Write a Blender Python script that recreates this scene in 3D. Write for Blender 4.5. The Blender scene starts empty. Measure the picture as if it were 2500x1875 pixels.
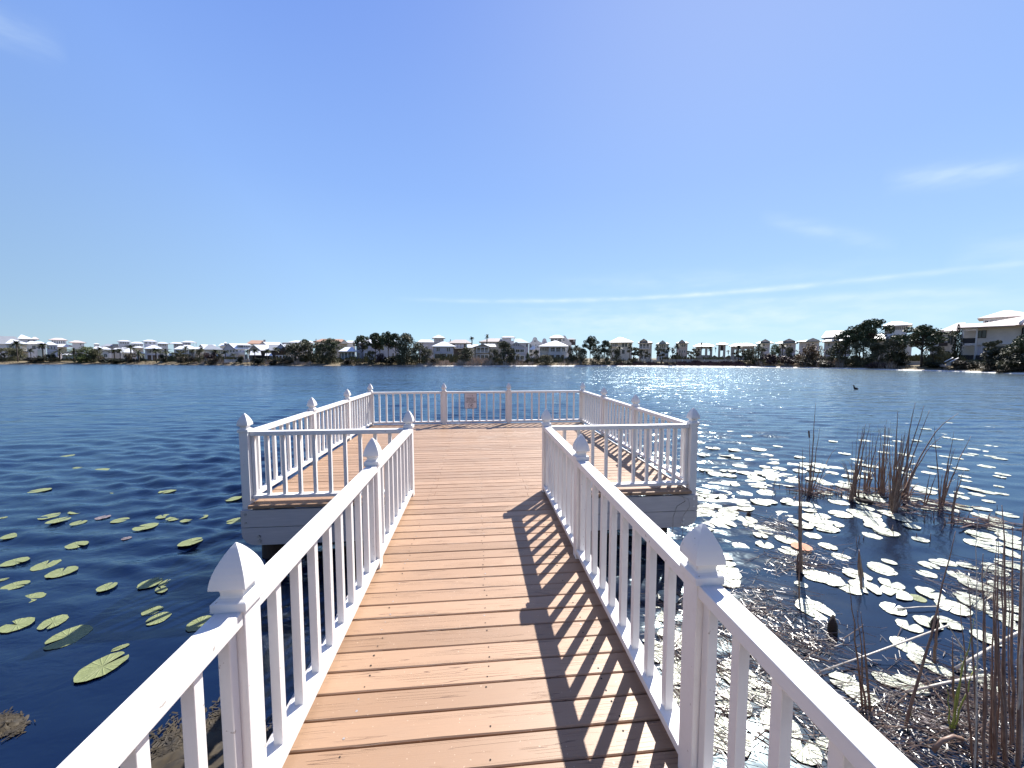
import bpy, math, random
import numpy as np
from mathutils import Vector, Matrix
S = bpy.context.scene
COL = S.collection
# ------------------------------------------------------------------ camera
FPX, PITCH, YAW = 920.56, math.radians(3.913), math.radians(5.267)
DK = 0.75                      # deck above water
HC = DK + 1.708                # camera above water
cam = bpy.data.cameras.new('camera'); cam_o = bpy.data.objects.new('camera', cam); COL.objects.link(cam_o)
cam.sensor_width = 36; cam.lens = FPX/2500*36; cam.clip_start = .05; cam.clip_end = 9000
cam_o.location = (0, 0, HC); cam_o.rotation_euler = (math.pi/2-PITCH, 0, -YAW)
S.camera = cam_o
# ------------------------------------------------------------------ sky and sun
SUN_EL = math.radians(47); SUN_AZ = math.atan2(.6, .8)
SV = Vector((math.sin(SUN_AZ)*math.cos(SUN_EL), math.cos(SUN_AZ)*math.cos(SUN_EL), math.sin(SUN_EL)))
sl = bpy.data.lights.new('sun', 'SUN'); sl.energy = 5.0; sl.angle = math.radians(.5); sl.color = (1, .955, .89)
so = bpy.data.objects.new('sun', sl); COL.objects.link(so); so.rotation_euler = SV.to_track_quat('Z', 'Y').to_euler()
W = bpy.data.worlds.new('World'); S.world = W; W.use_nodes = True
nt = W.node_tree; nt.nodes.clear()
class NG:
    def __init__(s, nt): s.nt = nt
    def n(s, t, **kw):
        nd = s.nt.nodes.new(t)
        for k, v in kw.items():
            if k == 'inp':
                for a, b in v.items():
                    if isinstance(b, bpy.types.NodeSocket): s.nt.links.new(b, nd.inputs[a])
                    else: nd.inputs[a].default_value = b
            else: setattr(nd, k, v)
        return nd
    def m(s, op, a, b=0.0, c=None, clamp=False):
        nd = s.n('ShaderNodeMath', operation=op, use_clamp=clamp); 
        for i, x in enumerate((a, b, c)):
            if x is None: continue
            if isinstance(x, bpy.types.NodeSocket): s.nt.links.new(x, nd.inputs[i])
            else: nd.inputs[i].default_value = x
        return nd.outputs[0]
    def mix(s, f, a, b, typ='MIX'):
        nd = s.n('ShaderNodeMix', data_type='RGBA', blend_type=typ)
        for k, x in ((0, f), (6, a), (7, b)):
            if isinstance(x, bpy.types.NodeSocket): s.nt.links.new(x, nd.inputs[k])
            else: nd.inputs[k].default_value = x if k == 0 else (*x, 1)
        return nd.outputs[2]
    def link(s, a, b): s.nt.links.new(a, b)
    def ramp(s, f, pts, interp='LINEAR'):
        nd = s.n('ShaderNodeValToRGB'); r = nd.color_ramp; r.interpolation = interp
        while len(r.elements) < len(pts): r.elements.new(.5)
        for e, (p, c) in zip(r.elements, pts):
            e.position = p; e.color = (*c, 1) if hasattr(c, '__len__') else (c, c, c, 1)
        s.link(f, nd.inputs[0]); return nd.outputs[0]
g = NG(nt)
sky = g.n('ShaderNodeTexSky', sky_type='NISHITA', sun_disc=False, sun_elevation=SUN_EL, sun_rotation=SUN_AZ,
          altitude=0, air_density=1.0, dust_density=.0, ozone_density=2.2)
tc = g.n('ShaderNodeTexCoord'); dirn = tc.outputs['Generated']
sx = g.n('ShaderNodeSeparateXYZ', inp={0: dirn}).outputs
az = g.m('ARCTAN2', sx[0], sx[1]); el = g.m('ARCSINE', sx[2])
elc = g.m('MAXIMUM', el, 0.0)
grad = g.ramp(g.m('DIVIDE', elc, math.pi/2), [(0.0, (.448, .708, .928)), (.07, (.39, .62, .92)), (.25, (.262, .45, .90)), (.5, (.155, .29, .80)), (.68, (.08, .14, .45)), (1.0, (.05, .09, .33))])
grad = g.n('ShaderNodeVectorMath', operation='SCALE', inp={0: grad, 3: 6.0}).outputs[0]
back = g.n('ShaderNodeMapRange', inp={0: g.n('ShaderNodeVectorMath', operation='DOT_PRODUCT', inp={0: dirn, 1: tuple(SV)}).outputs['Value'], 1: -.35, 2: .5, 3: .42, 4: 1.0}).outputs[0]
grad = g.n('ShaderNodeVectorMath', operation='SCALE', inp={0: grad, 3: back}).outputs[0]
skyc = g.mix(.86, sky.outputs[0], grad)      # clear maritime sky: the physical sky cooled towards a deep even blue
comb = g.n('ShaderNodeCombineXYZ', inp={0: g.m('MULTIPLY', az, 3.0), 1: g.m('MULTIPLY', el, 16.0), 2: 0.0})
n1 = g.n('ShaderNodeTexNoise', inp={'Vector': comb.outputs[0], 'Scale': 2.2, 'Detail': 6.0, 'Roughness': .62}).outputs[0]
comb2 = g.n('ShaderNodeCombineXYZ', inp={0: g.m('MULTIPLY', az, 10.0), 1: g.m('MULTIPLY', el, 30.0), 2: 3.0})
n2 = g.n('ShaderNodeTexNoise', inp={'Vector': comb2.outputs[0], 'Scale': 1.6, 'Detail': 5.0}).outputs[0]
D = math.radians
def streak(a0, e0, a1, e1, wid, amt):
    sl_ = (e1-e0)/(a1-a0)
    t = g.m('DIVIDE', g.m('SUBTRACT', az, a0), a1-a0)
    line = g.m('ADD', g.m('MULTIPLY', g.m('SUBTRACT', az, a0), sl_), e0)
    wob = g.m('MULTIPLY', g.m('SUBTRACT', n1, .5), wid*1.4)
    d = g.m('DIVIDE', g.m('SUBTRACT', g.m('SUBTRACT', el, line), wob), wid)
    prof = g.m('POWER', 2.718, g.m('MULTIPLY', g.m('MULTIPLY', d, d), -1.0))
    ends = g.m('MULTIPLY', g.m('MULTIPLY', t, g.m('SUBTRACT', 1.0, t), clamp=True), 4.0, clamp=True)
    nn = g.m('MULTIPLY', g.m('SUBTRACT', n2, .18), 1.7, clamp=True)
    return g.m('MULTIPLY', g.m('MULTIPLY', prof, g.m('MULTIPLY', ends, nn)), amt)
def azel(u, v):
    x = (u-1250)/FPX; y = -(v-937.5)/FPX
    Y = math.cos(PITCH)+y*math.sin(PITCH); Z = -math.sin(PITCH)+y*math.cos(PITCH)
    X, Y = x*math.cos(YAW)+Y*math.sin(YAW), -x*math.sin(YAW)+Y*math.cos(YAW)
    return math.atan2(X, Y), math.atan2(Z, math.hypot(X, Y))
parts = []
for (u0, v0, u1, v1, wd, am) in [(950, 728, 2900, 590, .0052, .8), (1150, 790, 2900, 715, .035, .75), (1700, 735, 2700, 690, .007, .4),
                                 (2150, 445, 2620, 395, .016, .5), (1850, 530, 2200, 600, .014, .32), (2300, 640, 2800, 560, .03, .3), (1300, 690, 2300, 640, .02, .22), (-250, -40, 170, 130, .02, .26), (1250, 752, 1500, 758, .003, .2)]:
    a = azel(u0, v0); b = azel(u1, v1); parts.append(streak(a[0], a[1], b[0], b[1], wd, am))
cl = parts[0]
for p_ in parts[1:]: cl = g.m('ADD', cl, p_, clamp=True)
skyc = g.mix(cl, skyc, (4.6, 5.5, 6.0))
# haze of light around the sun high above
dotn = g.n('ShaderNodeVectorMath', operation='DOT_PRODUCT', inp={0: dirn, 1: tuple(SV)}).outputs['Value']
glow = g.m('MULTIPLY', g.m('POWER', g.m('MAXIMUM', dotn, 0.0), 9.0), .55)
skyc = g.mix(g.m('MULTIPLY', glow, .5, clamp=True), skyc, (4.5, 5.0, 6.0))
bg = g.n('ShaderNodeBackground', inp={'Color': skyc, 'Strength': .088})
wo = g.n('ShaderNodeOutputWorld', inp={0: bg.outputs[0]})
S.view_settings.view_transform = 'Standard'; S.view_settings.look = 'None'; S.view_settings.exposure = 1.05; S.view_settings.gamma = 1
S.cycles.max_bounces = 6; S.cycles.transparent_max_bounces = 12; S.cycles.sample_clamp_indirect = 1.5
S.cycles.use_denoising = True; S.cycles.sample_clamp_direct = 14; S.cycles.caustics_reflective = False; S.cycles.caustics_refractive = False
R = random.Random(7)
# ------------------------------------------------------------------ helpers
def ray(u, v):
    x = (u-1250)/FPX; y = -(v-937.5)/FPX
    Y = math.cos(PITCH)+y*math.sin(PITCH); Z = -math.sin(PITCH)+y*math.cos(PITCH)
    return Vector((x*math.cos(YAW)+Y*math.sin(YAW), -x*math.sin(YAW)+Y*math.cos(YAW), Z)), Y
def at(u, v, Df):               # point seen at photo pixel (u, v) at forward distance Df
    d, f = ray(u, v); t = Df/f
    return Vector((0, 0, HC)) + d*t
def gp(u, v, z=0.0):            # point of the horizontal plane z seen at photo pixel (u, v)
    d, f = ray(u, v); return Vector((0, 0, HC)) + d*((z-HC)/d.z)
def setp(o, label=None, cat=None, group=None, kind=None):
    if label: o['label'] = label
    if cat: o['category'] = cat
    if group: o['group'] = group
    if kind: o['kind'] = kind
    return o
def empty(name, loc=(0, 0, 0), rz=0, label=None, cat=None, group=None):
    o = bpy.data.objects.new(name, None); COL.objects.link(o); o.location = loc; o.rotation_euler = (0, 0, rz)
    o.empty_display_size = .1
    return setp(o, label, cat, group)
def link(name, me, parent=None, bevel=0):
    o = bpy.data.objects.new(name, me); COL.objects.link(o); o.parent = parent
    if bevel:
        md = o.modifiers.new('bevel', 'BEVEL'); md.width = bevel; md.segments = 2; md.limit_method = 'ANGLE'; md.angle_limit = .6
    return o
class MB:
    def __init__(s): s.v = []; s.f = []; s.mi = []; s.sm = []
    def face(s, idx, m=0, sm=False): s.f.append(idx); s.mi.append(m); s.sm.append(sm)
    def box(s, x0, x1, y0, y1, z0, z1, m=0):
        b = len(s.v); s.v += [(x, y, z) for z in (z0, z1) for y in (y0, y1) for x in (x0, x1)]
        for q in ((0, 2, 3, 1), (4, 5, 7, 6), (0, 1, 5, 4), (2, 6, 7, 3), (0, 4, 6, 2), (1, 3, 7, 5)): s.face([b+i for i in q], m)
        return s
    def poly(s, pts, m=0, sm=False):
        b = len(s.v); s.v += [tuple(p) for p in pts]; s.face(list(range(b, b+len(pts))), m, sm); return s
    def prism(s, pts, d, m=0):       # polygon pts extruded by vector d
        b = len(s.v); n = len(pts); d = Vector(d)
        s.v += [tuple(p) for p in pts]+[tuple(Vector(p)+d) for p in pts]
        s.face(list(range(b, b+n))[::-1], m); s.face(list(range(b+n, b+2*n)), m)
        for i in range(n): j = (i+1) % n; s.face([b+i, b+j, b+n+j, b+n+i], m)
        return s
    def tube(s, pts, rad, n=6, m=0, cap=True, sm=True):
        pts = [Vector(p) for p in pts]; b = len(s.v); k = len(pts)
        if not hasattr(rad, '__len__'): rad = [rad]*k
        for i, p in enumerate(pts):
            t = (pts[min(i+1, k-1)]-pts[max(i-1, 0)]); t = t.normalized() if t.length > 1e-9 else Vector((0, 0, 1))
            a = t.cross(Vector((0, 0, 1)) if abs(t.z) < .95 else Vector((1, 0, 0))).normalized(); c = t.cross(a)
            for j in range(n):
                th = 2*math.pi*j/n; s.v.append(tuple(p+(a*math.cos(th)+c*math.sin(th))*rad[i]))
        for i in range(k-1):
            for j in range(n):
                j2 = (j+1) % n; s.face([b+i*n+j, b+i*n+j2, b+(i+1)*n+j2, b+(i+1)*n+j], m, sm)
        if cap: s.face([b+j for j in range(n)][::-1], m); s.face([b+(k-1)*n+j for j in range(n)], m)
        return s
    def sqlathe(s, prof, m=0, cx=0, cy=0):   # square lathe: (half width, z)
        b = len(s.v)
        for w, z in prof: s.v += [(cx-w, cy-w, z), (cx+w, cy-w, z), (cx+w, cy+w, z), (cx-w, cy+w, z)]
        for i in range(len(prof)-1):
            for j in range(4): k = (j+1) % 4; s.face([b+4*i+j, b+4*i+k, b+4*i+4+k, b+4*i+4+j], m)
        s.face([b+3, b+2, b+1, b], m); e = b+4*(len(prof)-1); s.face([e, e+1, e+2, e+3], m)
        return s
    def mesh(s, name, mats):
        me = bpy.data.meshes.new(name); me.from_pydata(s.v, [], s.f)
        for m in (mats if isinstance(mats, (list, tuple)) else [mats]): me.materials.append(m)
        me.polygons.foreach_set('material_index', s.mi); me.polygons.foreach_set('use_smooth', s.sm); me.update()
        return me
    def obj(s, name, mats, parent=None, bevel=0): return link(name, s.mesh(name, mats), parent, bevel)
MATS = {}
def mat(name, col, rough=.6, var=.12, scale=3.0, metal=0.0, bump=0.0, spec=.5, aniso=(1, 1, 1), col2=None, detail=4.0, coat=0.0):
    if name in MATS: return MATS[name]
    m = bpy.data.materials.new(name); m.use_nodes = True; g = NG(m.node_tree); b = m.node_tree.nodes['Principled BSDF']
    tc = g.n('ShaderNodeTexCoord'); mp = g.n('ShaderNodeMapping', inp={0: tc.outputs['Object'], 3: aniso})
    nz = g.n('ShaderNodeTexNoise', inp={'Vector': mp.outputs[0], 'Scale': scale, 'Detail': detail, 'Roughness': .6})
    f = g.m('MULTIPLY_ADD', nz.outputs[0], 2.2, -.6, clamp=True)
    c2 = col2 or tuple(c*(1-2*var) for c in col); c1 = tuple(min(1, c*(1+var)) for c in col)
    g.link(g.mix(f, c2, c1), b.inputs['Base Color'])
    b.inputs['Roughness'].default_value = rough; b.inputs['Metallic'].default_value = metal
    b.inputs['Specular IOR Level'].default_value = spec; b.inputs['Coat Weight'].default_value = coat
    if bump:
        bm = g.n('ShaderNodeBump', inp={'Height': nz.outputs[0], 'Strength': 1.0, 'Distance': bump}); g.link(bm.outputs[0], b.inputs['Normal'])
    MATS[name] = m; return m
def paint(name, axis):
    """weathered white paint over wood, grain along the given local axis"""
    an = {'X': (1.2, 28, 28), 'Z': (28, 28, 1.2)}[axis]
    m = bpy.data.materials.new(name); m.use_nodes = True; g = NG(m.node_tree); b = m.node_tree.nodes['Principled BSDF']
    tc = g.n('ShaderNodeTexCoord'); mp = g.n('ShaderNodeMapping', inp={0: tc.outputs['Object'], 3: an})
    gr = g.n('ShaderNodeTexNoise', inp={'Vector': mp.outputs[0], 'Scale': 4.0, 'Detail': 5.0, 'Roughness': .7}).outputs[0]
    fine = g.n('ShaderNodeTexNoise', inp={'Vector': tc.outputs['Object'], 'Scale': 240.0, 'Detail': 3.0}).outputs[0]
    big = g.n('ShaderNodeTexNoise', inp={'Vector': tc.outputs['Object'], 'Scale': 5.0, 'Detail': 6.0, 'Roughness': .7}).outputs[0]
    dirt = g.m('MULTIPLY', g.m('SUBTRACT', big, .52, clamp=True), 3.2, clamp=True)
    grain = g.m('MULTIPLY', g.m('SUBTRACT', gr, .6, clamp=True), 3.0, clamp=True)
    c = g.mix(g.m('MULTIPLY', dirt, .6), (.73, .71, .695), (.54, .50, .46)); c = g.mix(g.m('MULTIPLY', grain, .5), c, (.46, .43, .40))
    c = g.mix(g.m('MULTIPLY', g.n('ShaderNodeObjectInfo').outputs['Random'], .5), c, (.68, .66, .64))
    speck = g.m('GREATER_THAN', g.n('ShaderNodeTexNoise', inp={'Vector': tc.outputs['Object'], 'Scale': 38.0, 'Detail': 2.0}).outputs[0], .735)
    c = g.mix(g.m('MULTIPLY', speck, .6), c, (.25, .2, .16))
    g.link(c, b.inputs['Base Color']); b.inputs['Roughness'].default_value = .42
    h = g.m('ADD', g.m('MULTIPLY', gr, .8), g.m('MULTIPLY', fine, .2))
    bm = g.n('ShaderNodeBump', inp={'Height': h, 'Strength': .8, 'Distance': .0008}); g.link(bm.outputs[0], b.inputs['Normal'])
    return m
PX, PZ = paint('white_paint_along', 'X'), paint('white_paint_upright', 'Z')
BLACK = mat('black_hole', (.01, .008, .008), .9)
STEEL = mat('galvanised_steel', (.42, .4, .4), .45, metal=.7)
# ------------------------------------------------------------------ deck material
def deck_mat(y0, pitch):
    m = bpy.data.materials.new('tan_deck_stain'); m.use_nodes = True; g = NG(m.node_tree); b = m.node_tree.nodes['Principled BSDF']
    tc = g.n('ShaderNodeTexCoord'); s = g.n('ShaderNodeSeparateXYZ', inp={0: tc.outputs['Object']}).outputs
    idx = g.m('FLOOR', g.m('DIVIDE', g.m('SUBTRACT', s[1], y0), pitch))
    wn = g.n('ShaderNodeTexWhiteNoise', noise_dimensions='1D', inp={'W': idx}); rnd = wn.outputs[0]
    off = g.m('MULTIPLY', rnd, 40.0)
    v = g.n('ShaderNodeCombineXYZ', inp={0: g.m('ADD', g.m('MULTIPLY', s[0], .26), off), 1: g.m('MULTIPLY', s[1], 15.0), 2: off}).outputs[0]
    gn = g.n('ShaderNodeTexNoise', inp={'Vector': v, 'Scale': 1.6, 'Detail': 2.5, 'Roughness': .5, 'Distortion': .4}).outputs[0]
    ring = g.m('ABSOLUTE', g.m('SUBTRACT', g.m('FRACT', g.m('MULTIPLY', gn, 9.0)), .5))
    crack = g.m('LESS_THAN', ring, .032)
    v2 = g.n('ShaderNodeCombineXYZ', inp={0: g.m('ADD', g.m('MULTIPLY', s[0], 1.6), off), 1: g.m('MULTIPLY', s[1], 9.0), 2: off}).outputs[0]
    msk = g.n('ShaderNodeTexNoise', inp={'Vector': v2, 'Scale': 1.3, 'Detail': 3.0}).outputs[0]
    crack = g.m('MULTIPLY', crack, g.m('MULTIPLY', g.m('SUBTRACT', msk, .44, clamp=True), 9.0, clamp=True))
    v3 = g.n('ShaderNodeCombineXYZ', inp={0: g.m('ADD', g.m('MULTIPLY', s[0], 3.0), off), 1: g.m('MULTIPLY', s[1], 160.0), 2: 0.0}).outputs[0]
    fine = g.n('ShaderNodeTexNoise', inp={'Vector': v3, 'Scale': 1.0, 'Detail': 5.0, 'Roughness': .65}).outputs[0]
    wear = g.n('ShaderNodeTexNoise', inp={'Vector': tc.outputs['Object'], 'Scale': 1.7, 'Detail': 6.0, 'Roughness': .65}).outputs[0]
    knot = g.n('ShaderNodeTexVoronoi', inp={'Vector': g.n('ShaderNodeCombineXYZ', inp={0: g.m('ADD', g.m('MULTIPLY', s[0], 1.1), off), 1: g.m('MULTIPLY', s[1], 2.2), 2: 0.0}).outputs[0], 'Scale': 1.5}).outputs['Distance']
    kn = g.m('LESS_THAN', g.m('ADD', knot, g.m('MULTIPLY', fine, .05)), .05)
    c = g.mix(rnd, (.27, .165, .098), (.38, .24, .15))
    c = g.mix(g.m('MULTIPLY', g.m('SUBTRACT', fine, .5, clamp=True), 1.6, clamp=True), c, (.24, .14, .085))
    c = g.mix(g.m('MULTIPLY', g.m('SUBTRACT', wear, .5, clamp=True), 2.2, clamp=True), c, (.28, .185, .125))
    c = g.mix(g.m('MULTIPLY', crack, .75), c, (.10, .05, .03)); c = g.mix(g.m('MULTIPLY', kn, .5), c, (.16, .08, .05))
    spk = g.m('GREATER_THAN', g.n('ShaderNodeTexNoise', inp={'Vector': tc.outputs['Object'], 'Scale': 70.0, 'Detail': 1.0}).outputs[0], .74)
    c = g.mix(g.m('MULTIPLY', spk, .35), c, (.7, .55, .42))
    g.link(c, b.inputs['Base Color']); b.inputs['Roughness'].default_value = .47
    h = g.m('ADD', g.m('MULTIPLY', fine, .5), g.m('MULTIPLY', crack, -1.5))
    bm = g.n('ShaderNodeBump', inp={'Height': h, 'Strength': .8, 'Distance': .0015}); g.link(bm.outputs[0], b.inputs['Normal'])
    return m
PY0, PITCHB = 1.605, .1388
DECK = deck_mat(PY0, PITCHB)
DECKEDGE = mat('deck_edge', (.22, .09, .05), .7)
# ------------------------------------------------------------------ PIER
XL, XR = -.842, .872
YP = [-2.05, -.36, 1.352, 3.087, 4.700]
CL, CR, YF = -2.70, 2.79, 4.655
YS = [4.62, 6.42, 8.10, 9.79]
XB = [-2.70, -.862, .815, 2.79]
pier = empty('pier', (0, 0, DK), 0, 'white railed wooden pier with a tan plank walkway and square platform over the lake', 'pier')
def planks(x0, x1, y0, y1, joints=()):
    b = MB(); k = math.floor((y0-PY0)/PITCHB)
    rr = random.Random(3)
    while PY0+k*PITCHB < y1-.02:
        a = max(y0, PY0+k*PITCHB+.0038); e = min(y1, PY0+(k+1)*PITCHB-.0038)
        if e-a > .02:
            cuts = [x0+rr.uniform(-.006, .006)]
            for j, ph in joints:
                if (k+ph) % 2 == 0: cuts.append(j+rr.uniform(-.01, .01))
            cuts.append(x1+rr.uniform(-.006, .006)); cuts.sort()
            for c0, c1 in zip(cuts[:-1], cuts[1:]):
                dz = rr.uniform(-.0025, .0015); tw = rr.uniform(-.0015, .0015)
                X0, X1 = c0+.0015, c1-.0015; n = max(2, int((X1-X0)/.35)); bev = .005
                prof = [(a, -.036), (a, -bev+dz), (a+bev, dz), (e-bev, dz), (e, -bev+dz), (e, -.036)]
                base = len(b.v); wob = [rr.uniform(-.0022, .0022) for _ in range(n+1)]
                for i in range(n+1):
                    x = X0+(X1-X0)*i/n
                    for q, (y, z) in enumerate(prof): b.v.append((x, y+(wob[i] if q in (0, 1, 2) else -wob[i]*.6), z+tw*(i/n-.5)))
                for i in range(n):
                    for q in range(5): b.face([base+i*6+q+1, base+i*6+q, base+(i+1)*6+q, base+(i+1)*6+q+1], 0)
                b.face([base+q for q in range(6)], 1); b.face([base+n*6+q for q in range(6)][::-1], 1)
                for xn in (-2.55, -1.9, -1.25, -.6, .045, .66, 1.25, 1.9, 2.6):
                    if X0+.03 < xn < X1-.03:
                        for yn in (a+.03, e-.03):
                            if rr.random() < .85:
                                cx, cy, r = xn+rr.uniform(-.014, .014), yn+rr.uniform(-.006, .006), rr.uniform(.004, .006)
                                b.poly([(cx+r*math.cos(t*math.pi/3), cy+r*math.sin(t*math.pi/3), dz+.0016+tw) for t in range(6)], 2 if rr.random() < .7 else 3)
        k += 1
    return b
planks(-.925, .955, -3.2, 4.515).obj('walkway_deck', [DECK, DECKEDGE, BLACK, STEEL], pier)
planks(-2.655, 2.745, 4.515, 9.85, ((-.55, 0), (.62, 1), (-1.55, 1), (1.75, 0))).obj('platform_deck', [DECK, DECKEDGE, BLACK, STEEL], pier)
# joists seen dark through the gaps
b = MB()
for x in (-.8, -.1, .6, .85): b.box(x-.02, x+.02, -3.2, 4.5, -.24, -.038)
for x in (-2.4, -1.6, -.8, 0, .8, 1.6, 2.4): b.box(x-.02, x+.02, 4.63, 9.78, -.24, -.038)
TREATED = mat('dark_treated_timber', (.12, .08, .05), .85, .3, 6, bump=.01, aniso=(1, 1, .2))
b.obj('joists', TREATED, pier)
# posts with gothic finials
pw = .046
PROF = [(.056, 0), (.057, .004), (.057, .030), (.053, .034), (.046, .037), (.039, .042), (.036, .050), (.036, .058), (.038, .066), (.045, .074), (.059, .080),
        (.0595, .084), (.0585, .095), (.0555, .112), (.0505, .130), (.043, .150), (.0335, .170), (.023, .189), (.0125, .205), (.003, .2165), (0.0005, .2185)]
shaft = MB().box(-pw, pw, -pw, pw, -.03, .856).mesh('post', PZ)
shaft_long = MB().box(-pw, pw, -pw, pw, -.06, .856).mesh('post', PZ)
finial = MB().sqlathe(PROF).mesh('finial', PZ)
def post(x, y, long=False):
    p = link('post', shaft_long if long else shaft, pier, .003); p.location = (x, y, 0); p.rotation_euler = (R.uniform(-.004, .004), R.uniform(-.004, .004), R.uniform(-.01, .01))
    f = link('finial', finial, p, .0012); f.location = (0, 0, .852); f.rotation_euler = (0, 0, R.uniform(-.03, .03))
    return p
for y in YP: post(XL, y); post(XR, y)
for y in YS: post(CL, y, True); post(CR, y, True)
for x in XB[1:3]: post(x, YS[-1])
bal = MB().box(-.019, .019, -.019, .019, .086, .802).mesh('baluster', PZ)
def railing(x0, y0, x1, y1, zb=.048):
    L = math.hypot(x1-x0, y1-y0)-2*pw; th = math.atan2(y1-y0, x1-x0)
    b = MB(); h = L/2-.001
    b.box(-h, h, -.044, .044, .800, .852); b.box(-h, h, -.044, .044, zb, .087)
    for s_ in (-1, 1): b.box(s_*(h-.019)-.019, s_*(h-.019)+.019, -.02, .02, .0875, .7995)
    r = b.obj('railing', PX, pier, .004); r.location = ((x0+x1)/2, (y0+y1)/2, 0); r.rotation_euler = (0, 0, th)
    n = round(L/.183)-1
    for i in range(n):
        c = link('baluster', bal, r, .0018); c.location = (-L/2+L*(i+1)/(n+1)+R.uniform(-.003, .003), R.uniform(-.0015, .0015), 0)
        c.rotation_euler = (R.uniform(-.003, .003), R.uniform(-.004, .004), R.uniform(-.04, .04))
for a, c in zip(YP[:-1], YP[1:]): railing(XL, a, XL, c); railing(XR, a, XR, c)
for a, c in zip(YS[:-1], YS[1:]): railing(CL, a, CL, c); railing(CR, a, CR, c)
for a, c in zip(XB[:-1], XB[1:]): railing(a, YS[-1], c, YS[-1])
railing(CL, YF, XL, YF); railing(XR, YF, CR, YF)
# fascia boards
PF = mat('fascia_paint', (.50, .47, .47), .55, .06, 4, aniso=(1, 1, 12))
def fascia(name, x0, x1, y0, y1, z0, z1): return MB().box(x0, x1, y0, y1, z0, z1).obj(name, PF, pier, .004)
for sx_, xo, xi in ((-1, -2.755, -.965), (1, 2.845, .995)):
    a, c = min(xo, xi), max(xo, xi)
    fascia('fascia_board', a, c, 4.545, 4.583, -.268, -.062)
    lo, r = -.485, .15
    pts = [(xi, 4.55, -.275), (xo, 4.55, -.275)] + [(xo-sx_*(r-r*math.cos(t)), 4.55, -.275-.06-r*math.sin(t)) for t in [i*math.pi/16 for i in range(9)]]
    pts = [p_ for p_ in pts] + [(xo-sx_*r, 4.55, lo), (xi, 4.55, lo)]
    MB().prism(pts, (0, .036, 0)).obj('fascia_board', PF, pier, .003)
    bb = MB()
    for bx, bz, br in ((.055, -.11, .017), (.055, -.21, .012), (.195, -.375, .016), (.20, -.43, .019)):
        X = xo-sx_*bx; pp = [(X+br*math.cos(i*math.pi/3), 4.532 if bz < -.3 else 4.538, bz+br*math.sin(i*math.pi/3)) for i in range(6)]
        bb.prism(pp, (0, .02, 0))
    bb.obj('bolts', PZ if sx_ > 0 else STEEL, pier)
for x in (-2.755, 2.807): fascia('side_fascia', x, x+.038, 4.59, 9.86, -.268, -.045)
fascia('back_fascia', -2.755, 2.845, 9.87, 9.908, -.268, -.045)
for x in (-.968, .962): fascia('walkway_stringer', x, x+.038, -3.2, 4.54, -.26, -.04)
fascia('cross_beam', -2.6, -.97, 4.70, 4.80, -.50, -.275); fascia('cross_beam', 1.0, 2.7, 4.70, 4.80, -.50, -.275)
PILE = mat('old_piling', (.05, .032, .024), .85, .35, 5, bump=.02, aniso=(1, 1, .15))
for x, y in ((-2.55, 4.85), (2.45, 4.85), (-2.42, 9.5), (2.45, 9.5), (0, 9.5), (-.72, 4.9), (.75, 4.9), (-.72, 2.6), (.75, 2.6), (-.72, .3), (.75, .3), (-2.42, 7.2), (2.45, 7.2)):
    b = MB(); b.tube([(0, 0, -2.2), (0, 0, -.9), (.003, .004, -.28)], [.15, .142, .135], 18); o = b.obj('piling', PILE, pier); o.location = (x, y, 0)
# ------------------------------------------------------------------ sign
sg = empty('sign', tuple(Vector((0, 0, HC))+ray(1149, 979)[0]*(9.757/ray(1149, 979)[0].y)), 0, 'small white notice board asking not to feed the wildlife, fixed on the far railing', 'sign')
SW = mat('sign_white', (.62, .58, .6), .5, .05, 8); SK = mat('sign_black', (.03, .03, .045), .5)
def rrect(w, h, r, y, n=5):
    pts = []
    for cx, cz, a0 in ((w-r, h-r, 0), (-w+r, h-r, 90), (-w+r, -h+r, 180), (w-r, -h+r, 270)):
        for i in range(n+1): t = math.radians(a0+90*i/n); pts.append((cx+r*math.cos(t), y, cz+r*math.sin(t)))
    return pts
sw, sh = .158, .196
MB().prism(rrect(sw, sh, .018, 0), (0, .006, 0)).obj('border', SK, sg)
plate = MB().prism(rrect(sw-.007, sh-.007, .014, -.002), (0, .003, 0)).obj('plate', SW, sg)
tp = []
def text(body, size, x, z, m=SK, bold=.0):
    cu = bpy.data.curves.new('lettering', 'FONT'); cu.body = body; cu.size = size; cu.align_x = 'CENTER'; cu.extrude = .0006; cu.offset = bold
    o = bpy.data.objects.new('t', cu); COL.objects.link(o); bpy.context.view_layer.update()
    me = bpy.data.meshes.new_from_object(o.evaluated_get(bpy.context.evaluated_depsgraph_get())); bpy.data.objects.remove(o)
    me.materials.clear(); me.materials.append(m)
    q = link('lettering', me, sg); q.location = (x, -.0032, z); q.rotation_euler = (math.pi/2, 0, 0)
text('PLEASE DO', .042, 0, .071-.012, bold=.0012); text('NOT FEED', .042, 0, .022-.012, bold=.0012); text('THE WILDLIFE', .042, 0, -.027-.012, bold=.0012)
GR = mat('sign_grey', (.38, .36, .38), .6)
lg = MB()
for i, x in enumerate([-.075+.011*k for k in range(11)]): lg.box(x, x+.007, -.0036, -.002, .149-(.012 if i in (0, 5) else .008), .152, 1)
lg.box(-.03, .03, -.0036, -.002, .108, .110, 1)
lg.tube([(.048, -.003, .160), (.056, -.003, .150), (.050, -.003, .140), (.058, -.003, .130), (.052, -.003, .120), (.046, -.003, .113)], [.004, .006, .004, .006, .0055, .002], 5, 0)
lg.obj('logo', [SK, GR], sg)
ic = MB(); C0 = (.0, -.118)
ring = [(C0[0]+.062*math.cos(t*math.pi/16), -.0035, C0[1]+.062*math.sin(t*math.pi/16)) for t in range(33)]
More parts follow.
